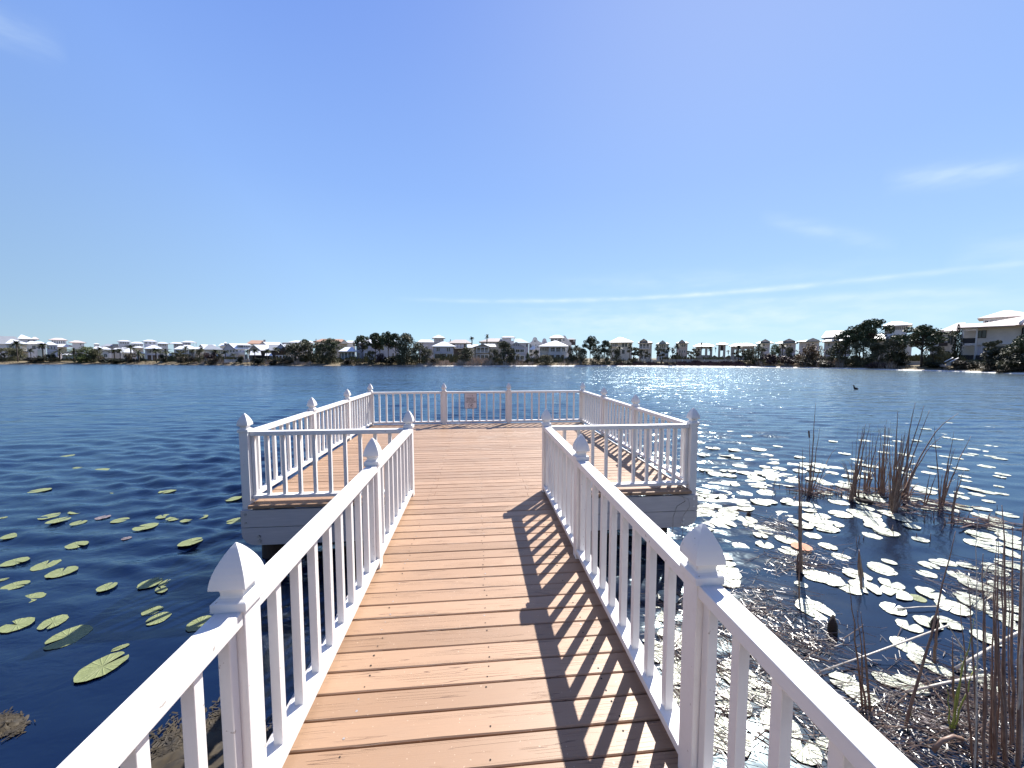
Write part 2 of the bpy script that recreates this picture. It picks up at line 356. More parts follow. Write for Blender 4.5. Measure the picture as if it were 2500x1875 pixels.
ic.tube(ring, .0032, 4); ic.tube([(C0[0]-.043, -.0035, C0[1]+.043), (C0[0]+.043, -.0035, C0[1]-.043)], .003, 4)
duck = [(-.022, -.024), (-.008, -.018), (.006, -.016), (.020, -.010), (.026, .006), (.034, .018), (.050, .024), (.040, .032), (.026, .030), (.014, .020), (.008, .002), (-.004, -.012)]
ic.prism([(C0[0]+x, -.0045, C0[1]+z) for x, z in duck][::-1], (0, .002, 0))
ic.obj('pictogram', SK, sg)
# cord on the right fascia
b = MB(); z0 = DK
cp = [(2.62, 4.522, z0-.06), (2.66, 4.52, z0-.13), (2.55, 4.52, z0-.19), (2.50, 4.515, z0-.33), (2.50, 4.515, z0-.62)]
cq = [(2.55, 4.52, z0-.05), (2.70, 4.515, z0-.10), (2.72, 4.515, z0-.2), (2.63, 4.515, z0-.33), (2.64, 4.515, z0-.7)]
b.tube(cp, .0035, 5); b.tube(cq, .003, 5)
setp(b.obj('cord', mat('old_cord', (.35, .3, .26), .8)), 'thin frayed grey cord hanging down over the white boards below the right corner', 'cord')
# ------------------------------------------------------------------ WATER
def water_mat():
    m = bpy.data.materials.new('lake_water'); m.use_nodes = True; nt = m.node_tree; nt.nodes.clear(); g = NG(nt)
    tc = g.n('ShaderNodeTexCoord'); P = tc.outputs['Object']; s = g.n('ShaderNodeSeparateXYZ', inp={0: P}).outputs
    def noise(sc, rot, st, det, rough=.55, dist=0.0):
        mp = g.n('ShaderNodeMapping', inp={0: P, 2: (0, 0, math.radians(rot)), 3: (st, 1, 1)})
        return g.n('ShaderNodeTexNoise', inp={'Vector': mp.outputs[0], 'Scale': sc, 'Detail': det, 'Roughness': rough, 'Distortion': dist}).outputs[0]
    # sheltered water close to the bank and inside the lily bed is calm
    yy = g.m('ADD', s[1], g.m('MULTIPLY', g.m('ABSOLUTE', s[0]), .15))
    big = noise(.22, 0, 1, 2)
    yy = g.m('ADD', yy, g.m('MULTIPLY', g.m('SUBTRACT', big, .5), 5.0))
    ms = g.n('ShaderNodeMapRange', interpolation_type='SMOOTHSTEP', inp={0: yy, 1: 2.0, 2: 6.5, 3: .12, 4: 1.0}).outputs[0]
    lily = g.n('ShaderNodeMapRange', interpolation_type='SMOOTHSTEP', inp={0: g.m('SUBTRACT', g.m('MULTIPLY', s[0], .9), g.m('MULTIPLY', s[1], .45)), 1: 0.2, 2: 2.0, 3: 0.0, 4: 1.0}).outputs[0]
    near = g.n('ShaderNodeMapRange', interpolation_type='SMOOTHSTEP', inp={0: s[1], 1: 5.0, 2: 11.0, 3: 1.0, 4: 0.0}).outputs[0]
    ms = g.m('MULTIPLY', ms, g.m('SUBTRACT', 1.0, g.m('MULTIPLY', g.m('MULTIPLY', lily, near), .78)))
    gust = g.m('MULTIPLY_ADD', noise(.035, 15, .4, 3), 1.5, .25)
    w1 = noise(2.1, 14, .45, 1.6, .5, .35); w2 = noise(.95, -8, .4, 2.0, .5, .3); w3 = noise(6.5, 20, .6, 2.0, .5); w4 = noise(.24, 6, .35, 3.0, .55, .3)
    h = g.m('ADD', g.m('ADD', g.m('MULTIPLY', w1, .075), g.m('MULTIPLY', w2, .09)), g.m('ADD', g.m('MULTIPLY', w3, .014), g.m('MULTIPLY', w4, .22)))
    rad = g.n('ShaderNodeVectorMath', operation='LENGTH', inp={0: P}).outputs['Value']
    farm = g.n('ShaderNodeMapRange', interpolation_type='SMOOTHSTEP', inp={0: rad, 1: 8.0, 2: 40.0, 3: .0, 4: .85}).outputs[0]
    h = g.m('ADD', g.m('MULTIPLY', h, g.m('MULTIPLY', farm, gust)), g.m('MULTIPLY', g.m('MULTIPLY', noise(5.0, 12, .55, 3.0, .6, .4), .009), ms))
    bm = g.n('ShaderNodeBump', inp={'Height': h, 'Strength': 1.0, 'Distance': 3.0}).outputs[0]
    bf = g.n('ShaderNodeBump', inp={'Height': h, 'Strength': 1.0, 'Distance': 1.2}).outputs[0]
    gl = g.n('ShaderNodeBsdfGlossy', inp={'Color': (.74, .92, 1.0, 1), 'Roughness': .135, 'Normal': bm})
    fr = g.n('ShaderNodeFresnel', inp={'IOR': 1.62, 'Normal': bf})
    body = g.n('ShaderNodeBsdfDiffuse', inp={'Color': (.0014, .007, .034, 1), 'Normal': bm})
    tr = g.n('ShaderNodeBsdfTransparent', inp={'Color': (.30, .36, .50, 1)})
    under = g.n('ShaderNodeMixShader', inp={0: .55, 1: tr.outputs[0], 2: body.outputs[0]})
    mx = g.n('ShaderNodeMixShader', inp={0: fr.outputs[0], 1: under.outputs[0], 2: gl.outputs[0]})
    g.n('ShaderNodeOutputMaterial', inp={0: mx.outputs[0]})
    return m
WM = water_mat()
def wave_sheet():
    """the lake surface: a fan of faces round the pier, fine where it is near, displaced by many small wave trains"""
    rg = np.random.RandomState(4)
    half = math.radians(60); fine = YAW+np.linspace(-half, half, 1001); rest = np.linspace(YAW+half, YAW-half+2*math.pi, 61)[1:-1]
    th = np.concatenate([fine, rest]); r = np.concatenate([np.geomspace(1.3, 95, 470), np.geomspace(100, 1400, 30)]); nr, nth = len(r), len(th)
    RR_, TT = np.meshgrid(r, th, indexing='ij'); X = RR_*np.sin(TT); Y = RR_*np.cos(TT); dr = np.gradient(r)[:, None]
    sm = lambda x, a, b_: (lambda t: t*t*(3-2*t))(np.clip((x-a)/(b_-a), 0, 1))
    low = sum(np.sin(X*k*math.cos(p)+Y*k*math.sin(p)+q) for k, p, q in zip((.35, .5, .8, .23), (0.3, 1.4, 2.5, .9), (1, 4, 2, 0)))/4
    yy = Y+.12*np.abs(X)+1.2*low
    calm = .10+.90*sm(yy, 3.0, 8.5)
    lily = sm(X*.9-Y*.45, .2, 2.0)*(1-sm(Y, 6.0, 13)); calm = calm*(1-.72*lily)
    env = 1+.45*low
    H = np.zeros_like(X); lam = np.concatenate([np.exp(rg.uniform(math.log(.19), math.log(.8), 56)), np.array([1.3, 2.2])])
    for i, L in enumerate(lam):
        k = 2*math.pi/L; ang = math.radians(78)+rg.normal(0, .36); ph = rg.uniform(0, 6.28); ph2 = rg.uniform(0, 6.28)
        sl_ = (.047 if L < 1.2 else .018); a = sl_/k; fade = 1-sm(dr/L, .18, .42)
        arg = k*(X*math.cos(ang)+Y*math.sin(ang))+ph+1.3*np.sin(.55/L*(X*math.sin(ang)-Y*math.cos(ang))+ph2)
        H += a*(2*((np.sin(arg)+1)/2)**1.7-.8)*fade
    H *= calm*env*(1-sm(RR_, 55, 90))
    V = np.stack([X, Y, H], -1).reshape(-1, 3); V = np.vstack([V, [[0, 0, 0]]])
    i, j = np.meshgrid(np.arange(nr-1), np.arange(nth), indexing='ij'); j2 = (j+1) % nth
    Q = np.stack([i*nth+j, (i+1)*nth+j, (i+1)*nth+j2, i*nth+j2], -1).reshape(-1, 4)[:, ::-1]
    jj = np.arange(nth); T = np.stack([np.full(nth, nr*nth), (jj+1) % nth, jj], -1)
    me = bpy.data.meshes.new('water'); nv, nq, ntr = len(V), len(Q), len(T)
    me.vertices.add(nv); me.vertices.foreach_set('co', V.astype(np.float32).ravel()); me.loops.add(nq*4+ntr*3)
    me.loops.foreach_set('vertex_index', np.concatenate([Q.ravel(), T.ravel()]).astype(np.int32)); me.polygons.add(nq+ntr)
    me.polygons.foreach_set('loop_start', np.concatenate([np.arange(nq)*4, nq*4+np.arange(ntr)*3]).astype(np.int32))
    me.polygons.foreach_set('use_smooth', np.ones(nq+ntr, bool)); me.update(calc_edges=True); me.validate(); me.materials.append(WM); return me
setp(link('water', wave_sheet()), kind='structure', label='blue rippled lake water')
setp(MB().poly([(-900, -400, -2.05), (900, -400, -2.05), (900, 900, -2.05), (-900, 900, -2.05)]).obj('deep_lake_bed', mat('deep_mud', (.01, .012, .01), .9)), kind='structure', label='deep lake bed')
# lake bed, shallow by the near bank
bedm = mat('lake_bed_mud', (.055, .045, .025), .9, .3, 1.6, col2=(.012, .02, .012), detail=8)
b = MB(); N = 60
for j in range(N+1):
    for i in range(N+1):
        x = -30+60*i/N; y = -8+48*(j/N)**1.5; z = -.16-.16*max(0, y-1.2)+.05*math.sin(x*2.3+y)*math.cos(y*1.7-x)
        b.v.append((x, y, max(z, -2.0)))
for j in range(N):
    for i in range(N): a = j*(N+1)+i; b.face([a, a+1, a+N+2, a+N+1], 0, True)
setp(b.obj('lake_bed', bedm), kind='structure', label='dark muddy lake bed')
# ------------------------------------------------------------------ LAND
SH = [(-600, 889.5), (0, 889.3), (250, 889), (450, 891), (650, 892.5), (850, 893), (1050, 894), (1450, 894), (1700, 894.5), (1900, 897), (2050, 900), (2200, 904), (2350, 908), (2500, 913.5), (2700, 921), (3000, 938)]
def shv(u):
    for (a, va), (c, vc) in zip(SH[:-1], SH[1:]):
        if u <= c: t = (u-a)/(c-a); return va+(vc-va)*t
    return SH[-1][1]
def SD(u):                      # forward distance of the far shore at photo column u
    d, f = ray(u, shv(u)); return f*(-HC/d.z)
def ground_z(dist): return .0+np.interp(dist, [0, 1, 5, 12, 60, 4000], [.02, .22, .7, 1.3, 1.5, 1.6])
ring = []
for u in range(-600, 3001, 25):
    p_ = gp(u, shv(u), 0); ring.append((math.atan2(p_.x, p_.y), math.hypot(p_.x, p_.y)))
a_lo, a_hi = ring[0], ring[-1]
for k in range(1, 25):
    t = k/24; a = a_hi[0]+(math.pi-.0-a_hi[0])*t; ring.append((a, np.interp(t, [0, .35, .75, 1], [a_hi[1], 16, 6, 4.5])))
for k in range(1, 25):
    t = k/24; a = -math.pi+(a_lo[0]+math.pi)*t
    if t < .999: ring.append((a, np.interp(t, [0, .3, .7, 1], [4.5, 8, 50, a_lo[1]])))
ring.sort()
OFF = [(-3, -.6), (0, .0), (1.1, .22), (5, .7), (12, 1.3), (60, 1.5), (600, 1.6), (4000, 1.6)]
def sand_mat():
    m = bpy.data.materials.new('shore_land'); m.use_nodes = True; g = NG(m.node_tree); b = m.node_tree.nodes['Principled BSDF']
    tc = g.n('ShaderNodeTexCoord'); s = g.n('ShaderNodeSeparateXYZ', inp={0: tc.outputs['Object']}).outputs
    n = g.n('ShaderNodeTexNoise', inp={'Vector': tc.outputs['Object'], 'Scale': .5, 'Detail': 6.0}).outputs[0]
    n2 = g.n('ShaderNodeTexNoise', inp={'Vector': tc.outputs['Object'], 'Scale': .06, 'Detail': 3.0}).outputs[0]
    grass = g.mix(n, (.13, .10, .055), (.20, .16, .09))
    white = g.n('ShaderNodeMapRange', inp={0: g.m('ADD', s[0], g.m('MULTIPLY', n2, 12.0)), 1: -25.0, 2: 12.0}).outputs[0]
    sand = g.mix(white, (.22, .17, .12), (.80, .76, .70))
    hh = g.m('ADD', s[2], g.m('MULTIPLY', g.m('SUBTRACT', n, .5), .25))
    f = g.n('ShaderNodeMapRange', inp={0: hh, 1: .12, 2: .28}).outputs[0]
    g.link(g.mix(f, sand, grass), b.inputs['Base Color']); b.inputs['Roughness'].default_value = .95
    return m
b = MB(); M = len(ring)
for a, r in ring:
    for o_, z in OFF: rr = max(.5, r+o_); b.v.append((rr*math.sin(a), rr*math.cos(a), z))
K = len(OFF)
for i in range(M):
    j = (i+1) % M
    for q in range(K-1): b.face([i*K+q, i*K+q+1, j*K+q+1, j*K+q], 0, True)
setp(b.obj('ground', sand_mat()), kind='structure', label='far bank of pale sand and dry grass round the lake')
# thin sandbar out from the right shore
b = MB(); top = []; bot = []
for i in range(41):
    t = i/40; u = 1560+t*420; w = math.sin(math.pi*t)**.5
    v = 896.2+t*1.6 if u < 1850 else 896.2+t*1.6+(u-1850)*.012
    top.append(gp(u, v-.25*w, .02)); bot.append(gp(u, v+.45*w, .02))
for i in range(40): b.poly([bot[i], bot[i+1], top[i+1], top[i]])
setp(b.obj('sandbar', mat('pale_sand', (.75, .72, .66), .9)), kind='structure', label='narrow pale sandbar before the far shore')
# ------------------------------------------------------------------ FAR SHORE: houses
FX = FPX*.9977+0
def xw(u, Df): d, f = ray(u, 862); return (d*(Df/f)).dot(Vector((math.cos(YAW), -math.sin(YAW), 0)))
def zw(v, Df): d, f = ray(1250, v); return HC + d.z*Df/f
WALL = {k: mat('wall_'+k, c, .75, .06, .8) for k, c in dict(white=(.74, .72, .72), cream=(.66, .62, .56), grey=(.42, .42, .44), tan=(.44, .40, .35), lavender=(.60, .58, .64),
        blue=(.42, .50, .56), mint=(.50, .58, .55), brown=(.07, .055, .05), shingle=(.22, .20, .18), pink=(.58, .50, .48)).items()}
ROOF = {k: mat('roof_'+k, c, r, .06, .6, metal=mt) for k, c, r, mt in (('white', (.86, .87, .88), .42, .35), ('grey', (.30, .32, .35), .5, .2), ('tan', (.42, .37, .34), .6, 0),
        ('tile', (.36, .22, .16), .8, 0), ('pink', (.55, .46, .43), .7, 0), ('slate', (.16, .17, .2), .7, 0), ('teal', (.40, .48, .50), .5, .2))}
GLASS = mat('window_glass', (.025, .035, .05), .12, .1, 1, spec=.8); TRIM = mat('trim_white', (.78, .77, .77), .6, .03, 2); DARKM = mat('dark_metal', (.03, .03, .035), .6)
SHADE = mat('cream_blind', (.70, .68, .58), .7, .03, 1)
PO = dict(white='white', cream='cream')
class House:
    def __init__(s, name, label, D, cat='house', group=None, yaw=0):
        s.D = D; s.c = None; s.label = label; s.name = name; s.cat = cat; s.group = group; s.o = None; s.zb = 1.3
    def start(s, uc, vb):        # the front turns towards the lake, square to the line of sight from the pier
        d, f = ray(uc, 862); s.th = math.atan2(d.x, d.y); s.rho = s.D/math.cos(s.th-YAW); s.cf = math.cos(s.th-YAW)
        s.zb = zw(vb, s.D)
        s.o = empty(s.name, (s.rho*math.sin(s.th), s.rho*math.cos(s.th), s.zb), -s.th, s.label, s.cat, s.group)
    def X(s, u, dy=0): d, f = ray(u, 862); return (s.rho+dy)*math.tan(math.atan2(d.x, d.y)-s.th)
    def Z(s, v, dy=0): return zw(v, (s.rho+dy)*s.cf)-s.zb
    def body(s, u0, u1, vt, vb, dep=8, wall='white', dy=0, name='wall', down=0):
        if s.o is None: s.start((u0+u1)/2, vb)
        MB().box(s.X(u0, dy), s.X(u1, dy), dy, dy+dep, s.Z(vb, dy)-down, s.Z(vt, dy)).obj(name, WALL[wall] if wall in WALL else wall, s.o); return s
    def hip(s, u0, u1, ve, ur0, ur1, vr, dep=8, roof='white', dy=0, over=.5, th=.18):
        y0, y1 = dy-over, dy+dep+over; ym = (y0+y1)/2; ze = s.Z(ve, y0); zr = s.Z(vr, ym)
        a, c = s.X(u0, y0), s.X(u1, y0); r0, r1 = s.X(ur0, ym), s.X(ur1, ym); yr0 = yr1 = ym
        if r1-r0 < .4 : r0 -= .2; r1 += .2
        b = MB(); B = [(a, y0, ze), (c, y0, ze), (c, y1, ze), (a, y1, ze)]; T = [(x, y, z+th) for x, y, z in B]; r = [(r0, ym, zr), (r1, ym, zr)]
        b.poly(B[::-1])
        for i in range(4): j = (i+1) % 4; b.poly([B[i], B[j], T[j], T[i]])
        b.poly([T[0], T[1], r[1], r[0]]); b.poly([T[1], T[2], r[1]]); b.poly([T[2], T[3], r[0], r[1]]); b.poly([T[3], T[0], r[0]])
        b.obj('roof', ROOF[roof], s.o); return s
    def gable(s, u0, u1, ve, ua, va, dep=8, roof='white', wall='white', dy=0, over=.35, th=.15, vg=None):
        """ridge runs away from the viewer; gable triangle faces the lake"""
        y0, y1 = dy-over, dy+dep; a, c, m = s.X(u0, y0), s.X(u1, y0), s.X(ua, y0); ze, za = s.Z(ve, y0), s.Z(va, y0)
        b = MB()
        for x in (a, c):
            b.prism([(x, y0, ze), (m, y0, za), (m, y0, za-th*1.3), (x, y0, ze-th*1.3)][::(1 if x == a else -1)], (0, y1-y0, 0))
        b.obj('roof', ROOF[roof], s.o)
        MB().prism([(a*.93+m*.07, dy, ze-.1), (c*.93+m*.07, dy, ze-.1), (m, dy, za-th*1.4)], (0, .25, 0)).obj('gable', WALL[wall], s.o); return s
    def gside(s, u0, u1, ve, ur0, ur1, vr, dep=8, roof='white', dy=0, over=.5, th=.15, wall=None):
        """ridge parallel to the shore"""
        y0, y1 = dy-over, dy+dep+over; ym = (y0+y1)/2; ze = s.Z(ve, y0); zr = s.Z(vr, ym)
        a, c = s.X(u0, y0), s.X(u1, y0); r0, r1 = s.X(ur0, ym), s.X(ur1, ym); b = MB()
        b.poly([(a, y0, ze), (c, y0, ze), (r1, ym, zr), (r0, ym, zr)]); b.poly([(c, y1, ze), (a, y1, ze), (r0, ym, zr), (r1, ym, zr)])
        b.poly([(a, y1, ze), (a, y0, ze), (r0, ym, zr)]); b.poly([(c, y0, ze), (c, y1, ze), (r1, ym, zr)]); b.poly([(a, y0, ze), (a, y1, ze), (c, y1, ze), (c, y0, ze)])
        b.obj('roof', ROOF[roof], s.o); return s
    def win(s, u0, u1, vt, vb, dy=0, name='window', arch=False, mull=1, fr='w', glass=None):
        a, c, zb, zt = s.X(u0, dy), s.X(u1, dy), s.Z(vb, dy), s.Z(vt, dy); t = min(.12, (c-a)*.16); b = MB(); G = 1
        f = 0 if fr == 'w' else 2
        b.box(a, c, dy-.03, dy+.02, zb, zt, G)
        if arch:
            r = (c-a)/2; b.prism([(a+r+r*math.cos(q*math.pi/8), dy-.03, zt+r*.7*math.sin(q*math.pi/8)) for q in range(9)][::-1], (0, .05, 0), G)
            b.tube([(a+r+(r+t/2)*math.cos(q*math.pi/8), dy-.05, zt+r*.75*math.sin(q*math.pi/8)) for q in range(9)], t*.5, 4, f)
        else: b.box(a-t, c+t, dy-.07, dy+.01, zt, zt+t, f)
        b.box(a-t, a, dy-.07, dy+.01, zb-t, zt, f); b.box(c, c+t, dy-.07, dy+.01, zb-t, zt, f); b.box(a-t*.4, c+t*.4, dy-.09, dy+.01, zb-t*1.2, zb, f)
        for i in range(mull): x = a+(c-a)*(i+1)/(mull+1); b.box(x-t*.3, x+t*.3, dy-.05, dy-.028, zb, zt, f)
        b.obj(name, [TRIM, glass or GLASS, DARKM], s.o); return s
    def wins(s, n, u0, u1, vt, vb, frac=.55, **k):
        w = (u1-u0)/n
        for i in range(n): c = u0+w*(i+.5); s.win(c-w*frac/2, c+w*frac/2, vt, vb, **k)
        return s
    def porch(s, u0, u1, vt, vb, n, dep=2.2, dy=0, rail=True, beam=True, colw=.22, dark=False, wall='brown', col=None):
        """open storey: slab, columns, rail; the recessed wall behind it holds dark glass"""
        cm = col or TRIM; a, c, zb, zt = s.X(u0, dy), s.X(u1, dy), s.Z(vb, dy), s.Z(vt, dy)
        y = dy-dep; MB().box(a, c, y, dy-.002, zb-.18, zb).obj('porch_floor', cm, s.o)
        if beam: MB().box(a-.05, c+.05, y-.01, y+.2, zt-.22, zt).obj('beam', cm, s.o)
        for i in range(n+1):
            x = a+(c-a)*i/n; x = min(max(x, a+colw/2), c-colw/2); MB().box(x-colw/2, x+colw/2, y+.01, y+.19, zb+.002, zt-.223).obj('column', cm, s.o)
        if rail:
            b = MB(); b.box(a, c, y+.06, y+.12, zb+.85, zb+.93); b.box(a, c, y+.07, y+.11, zb+.12, zb+.18); m = max(2, int((c-a)/.28))
            for i in range(m): x = a+(c-a)*(i+.5)/m; b.box(x-.025, x+.025, y+.08, y+.10, zb+.18, zb+.85)
            b.obj('balustrade', DARKM if rail == 'dark' else cm, s.o)
        return s
def Hs(label, D, name='lake_house', **k): return House(name, label, D, **k)
G1 = 'houses along the far shore'
E1 = lambda u: SD(u)+14
E2 = lambda u: SD(u)+38
E3 = lambda u: SD(u)+62
# --- left end
h = Hs('pale house with a big grey gabled roof at the left edge of the photo', E2(20), group=G1); h.body(-34, 45, 839, 882, 9, 'white'); h.gside(-50, 62, 840, -50, 41, 820.5, 9, 'grey'); h.wins(2, -20, 3, 845, 852)
h = Hs('white house with a white hipped porch roof beside the grey gabled roof', E1(40), group=G1); h.body(18, 69, 841, 879, 7, 'cream', dy=2); h.hip(14, 77, 840, 29, 34, 828, 9, 'white', dy=-.5); h.porch(20, 69, 841, 857, 3, dy=2, rail=False); h.wins(3, 22, 52, 846, 852, dy=2); h.win(28, 33, 864, 872, dy=2); h.win(45, 52, 864, 874, dy=2)
h = Hs('tall white house with a pointed white roof, windows under the eaves, second from the left', E3(66), group=G1); h.body(49, 92, 828, 880, 8, 'white'); h.hip(45, 86, 828, 55, 58, 817.5, 8, 'white'); h.hip(78, 99, 828, 86, 90, 822, 6, 'pink', dy=.6); h.wins(2, 66, 92, 830, 834, frac=.3)
h = Hs('long white house with green tinted lower shutters behind the small palm', E2(90), group=G1); h.body(68, 113, 841, 878, 9, 'white'); h.hip(62, 117, 840.5, 75, 104, 833.5, 9, 'white'); h.win(80, 88, 844, 852.5); h.wins(3, 94, 112, 846, 852.5, frac=.5); h.body(92, 108, 859, 872, .25, 'mint', dy=-.3, name='shutters'); h.body(92, 108, 854, 858.6, .2, 'mint', dy=-.3, name='shutters')
h = Hs('white house under a bright hipped roof between the two date palms and the belvedere', E1(128), group=G1); h.body(115, 141, 843, 880, 7, 'lavender'); h.hip(112, 144, 843, 120, 128, 834.5, 7, 'white'); h.wins(3, 116, 138, 846, 853, frac=.4)
h = Hs('house with a belvedere of six dark windows under a pinkish hipped roof', E3(146), group=G1); h.body(127, 164, 831, 878, 7, 'white'); h.hip(120, 168, 830.5, 138, 154, 825, 7, 'pink'); h.wins(6, 128, 161, 832.5, 838.5, frac=.5); h.hip(108, 196, 847, 135, 165, 840.5, 5, 'white', dy=-4)
h = Hs('low white house with a pale hipped roof just right of the belvedere house', E3(192), group=G1); h.body(178, 207, 837, 878, 7, 'white'); h.hip(169, 213, 837, 184, 194, 831.5, 7, 'pink'); h.win(197, 200, 839, 843)
h = Hs('tiny distant white roof turret above the large palm thicket', E3(237)+10, group=G1); h.body(231, 244, 840, 880, 5, 'grey'); h.hip(229, 246, 840.5, 235, 240, 838, 5, 'white'); h.wins(4, 231, 244, 841.5, 844.5); h.hip(226, 272, 853, 234, 250, 846, 6, 'white', dy=-6)
h = Hs('small pale garden pavilion with a shallow hipped roof at the shore between two date palms', E1(165)-4, name='garden_pavilion', cat='pavilion'); h.body(153, 177, 867, 880, 4, 'mint'); h.hip(150, 178, 867.3, 162, 167, 862.5, 4, 'white'); h.win(161, 163, 869, 877)
h = Hs('plain white garden wall between two date palms at left', E1(140)+4, name='garden_wall', cat='wall'); h.body(128, 150, 858.5, 879, .4, 'white'); h.body(147, 150.5, 856.5, 879, .5, 'white', dy=-.06, name='pier')
h = Hs('white curved garden wall behind the little pavilion', E1(165)+4, name='garden_wall', cat='wall'); h.body(156, 176, 859, 879, .4, 'white')
# --- 250..450
h = Hs('house with a long dark grey roof and a lookout box left of the white tower', E3(268), group=G1); h.body(247, 292, 845, 878, 8, 'grey'); h.hip(246, 296, 846, 262, 290, 840, 8, 'grey'); h.body(276, 290.5, 839.5, 850, 4, 'grey', dy=-1.6, name='lookout'); h.wins(4, 277, 290, 841, 845.5, dy=-1.6)
h = Hs('white house with a bright sloping roof behind the arched chapel', E2(262), group=G1); h.body(240, 272, 852, 878, 8, 'white'); h.hip(233, 274, 853.5, 238, 258, 846.5, 8, 'white'); h.hip(276, 300, 853, 284, 294, 849, 5, 'white', dy=.3); h.win(266, 269, 856, 860)
h = Hs('small white gabled chapel like pavilion with one arched opening', E1(258), name='garden_pavilion', cat='pavilion'); h.body(249.5, 266.5, 858, 873, 4, 'white'); h.gable(248.5, 267.5, 858.5, 258, 853.5, 4.2, 'grey', 'white'); h.win(253.5, 261, 865.5, 872.5, arch=True)
h = Hs('square white tower house with four high windows and a flat topped roof', E3(304), group=G1); h.body(291, 318, 834, 880, 7, 'white'); h.hip(287, 323, 834, 300, 312, 830.5, 7, 'white'); h.wins(4, 294, 317, 835.5, 839, frac=.5)
h = Hs('white house with a ribbon of windows just right of the four window tower', E3(338), group=G1); h.body(322, 351, 839, 880, 7, 'lavender'); h.hip(318, 354, 839, 330, 343, 834.5, 7, 'white'); h.wins(5, 329, 350, 840, 844.5, frac=.6); h.hip(322, 352, 849.5, 330, 342, 845, 5, 'white', dy=-4)
h = Hs('low white lake house half hidden by palms beneath the four window tower', E2(308), group=G1); h.body(296, 322, 861, 879, 7, 'cream'); h.hip(294, 326, 861, 298, 320, 848, 7, 'white'); h.wins(2, 298, 320, 864, 872)
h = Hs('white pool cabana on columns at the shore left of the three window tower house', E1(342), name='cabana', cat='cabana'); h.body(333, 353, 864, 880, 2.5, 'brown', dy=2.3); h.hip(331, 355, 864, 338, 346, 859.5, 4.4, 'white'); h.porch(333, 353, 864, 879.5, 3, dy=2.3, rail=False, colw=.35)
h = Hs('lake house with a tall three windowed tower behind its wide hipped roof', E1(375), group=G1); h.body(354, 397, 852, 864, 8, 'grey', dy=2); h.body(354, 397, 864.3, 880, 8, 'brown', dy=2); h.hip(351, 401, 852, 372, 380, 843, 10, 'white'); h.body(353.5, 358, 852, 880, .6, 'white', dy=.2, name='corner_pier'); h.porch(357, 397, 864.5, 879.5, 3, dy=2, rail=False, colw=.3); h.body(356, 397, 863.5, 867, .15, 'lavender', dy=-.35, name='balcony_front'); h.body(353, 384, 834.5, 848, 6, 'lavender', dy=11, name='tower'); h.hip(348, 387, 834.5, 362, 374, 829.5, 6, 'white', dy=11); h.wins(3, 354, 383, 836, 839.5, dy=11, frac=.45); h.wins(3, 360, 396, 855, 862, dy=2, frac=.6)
h = Hs('white house with four small upper windows right of the three windowed tower', E3(398), group=G1); h.body(386, 411, 839, 880, 7, 'white'); h.hip(383, 416, 839.3, 393, 402, 835, 7, 'white'); h.wins(5, 387, 407, 840, 844.5, frac=.5)
h = Hs('one storey white garden house with dark openings at the water, centre left', E1(415), name='garden_house', cat='house'); h.body(406, 421, 869, 881, 3, 'white'); h.hip(403, 428, 868.5, 410, 420, 864, 4, 'white'); h.win(407.5, 411, 870, 875); h.win(412, 418, 869.6, 876); h.body(421, 436, 871, 880, .3, 'white', dy=1, name='garden_wall')
# --- 425..700
h = Hs('grey blue house with a low white hip between two lookout towers', E3(436)+6, group=G1); h.body(425, 447, 839.5, 880, 7, 'grey'); h.hip(413, 450, 839.5, 426, 444, 835.5, 7, 'white'); h.wins(4, 427, 446, 841, 845.5)
h = Hs('tower house with an open roofed sky deck on thin posts', E3(460), group=G1); h.body(447, 467, 836, 880, 6, 'lavender'); h.hip(443, 482, 836.3, 455, 468, 832, 6, 'white'); h.body(467, 480, 850, 880, 6, 'white'); h.wins(2, 452, 466, 838, 845, frac=.4)
for u in (472, 479.5): h.body(u, u+1, 836.4, 850, .25, 'lavender', dy=.2, name='post')
h = Hs('two storey lake house with wide white roofs and a columned balcony behind bare trees', E1(448), group=G1); h.body(427, 462, 853.5, 880, 8, 'grey', dy=2); h.hip(424, 464, 853.5, 440, 446, 844.5, 10, 'white'); h.hip(446, 486, 852.5, 450, 464, 842, 12, 'white', dy=2); h.body(463, 475, 853, 880, 8, 'grey', dy=3); h.porch(428, 461, 854, 863, 3, dy=2); h.wins(4, 429, 460, 854.5, 859.5, dy=2, frac=.7); h.wins(3, 430, 460, 866, 872, dy=2, frac=.7)
h = Hs('cream walled house with a white slope of roof, between bare trees and the grey roof', E2(482), group=G1); h.body(474, 500, 852, 880, 7, 'cream'); h.hip(470, 505, 852.5, 478, 495, 847, 7, 'white'); h.body(466, 480, 861, 868, 3, 'cream', dy=-3.4, name='bay')
h = Hs('white roofed house with one dark shingled gable end, behind the grey roof', E3(500), group=G1); h.body(488, 525, 848, 880, 8, 'white'); h.gside(490, 530, 849, 490, 527, 841, 8, 'white'); h.gable(484, 498, 849, 490.5, 841.5, 3, 'slate', 'shingle', dy=-1)
h = Hs('house with a large pale grey metal roof in two folds', E1(520)+8, group=G1); h.body(500, 545, 854, 880, 8, 'cream'); h.hip(496, 548, 854.5, 510, 519, 841.5, 9, 'grey'); h.wins(3, 534, 549, 856, 864, frac=.5)
h = Hs('small white outbuilding roof among the shore bushes under the grey roof', E1(522), name='garden_house', cat='house'); h.body(514, 534, 869.5, 880, 3, 'cream'); h.gside(511, 533, 870, 518, 531, 865, 4, 'white'); h.win(529.5, 532, 871, 875, arch=False)
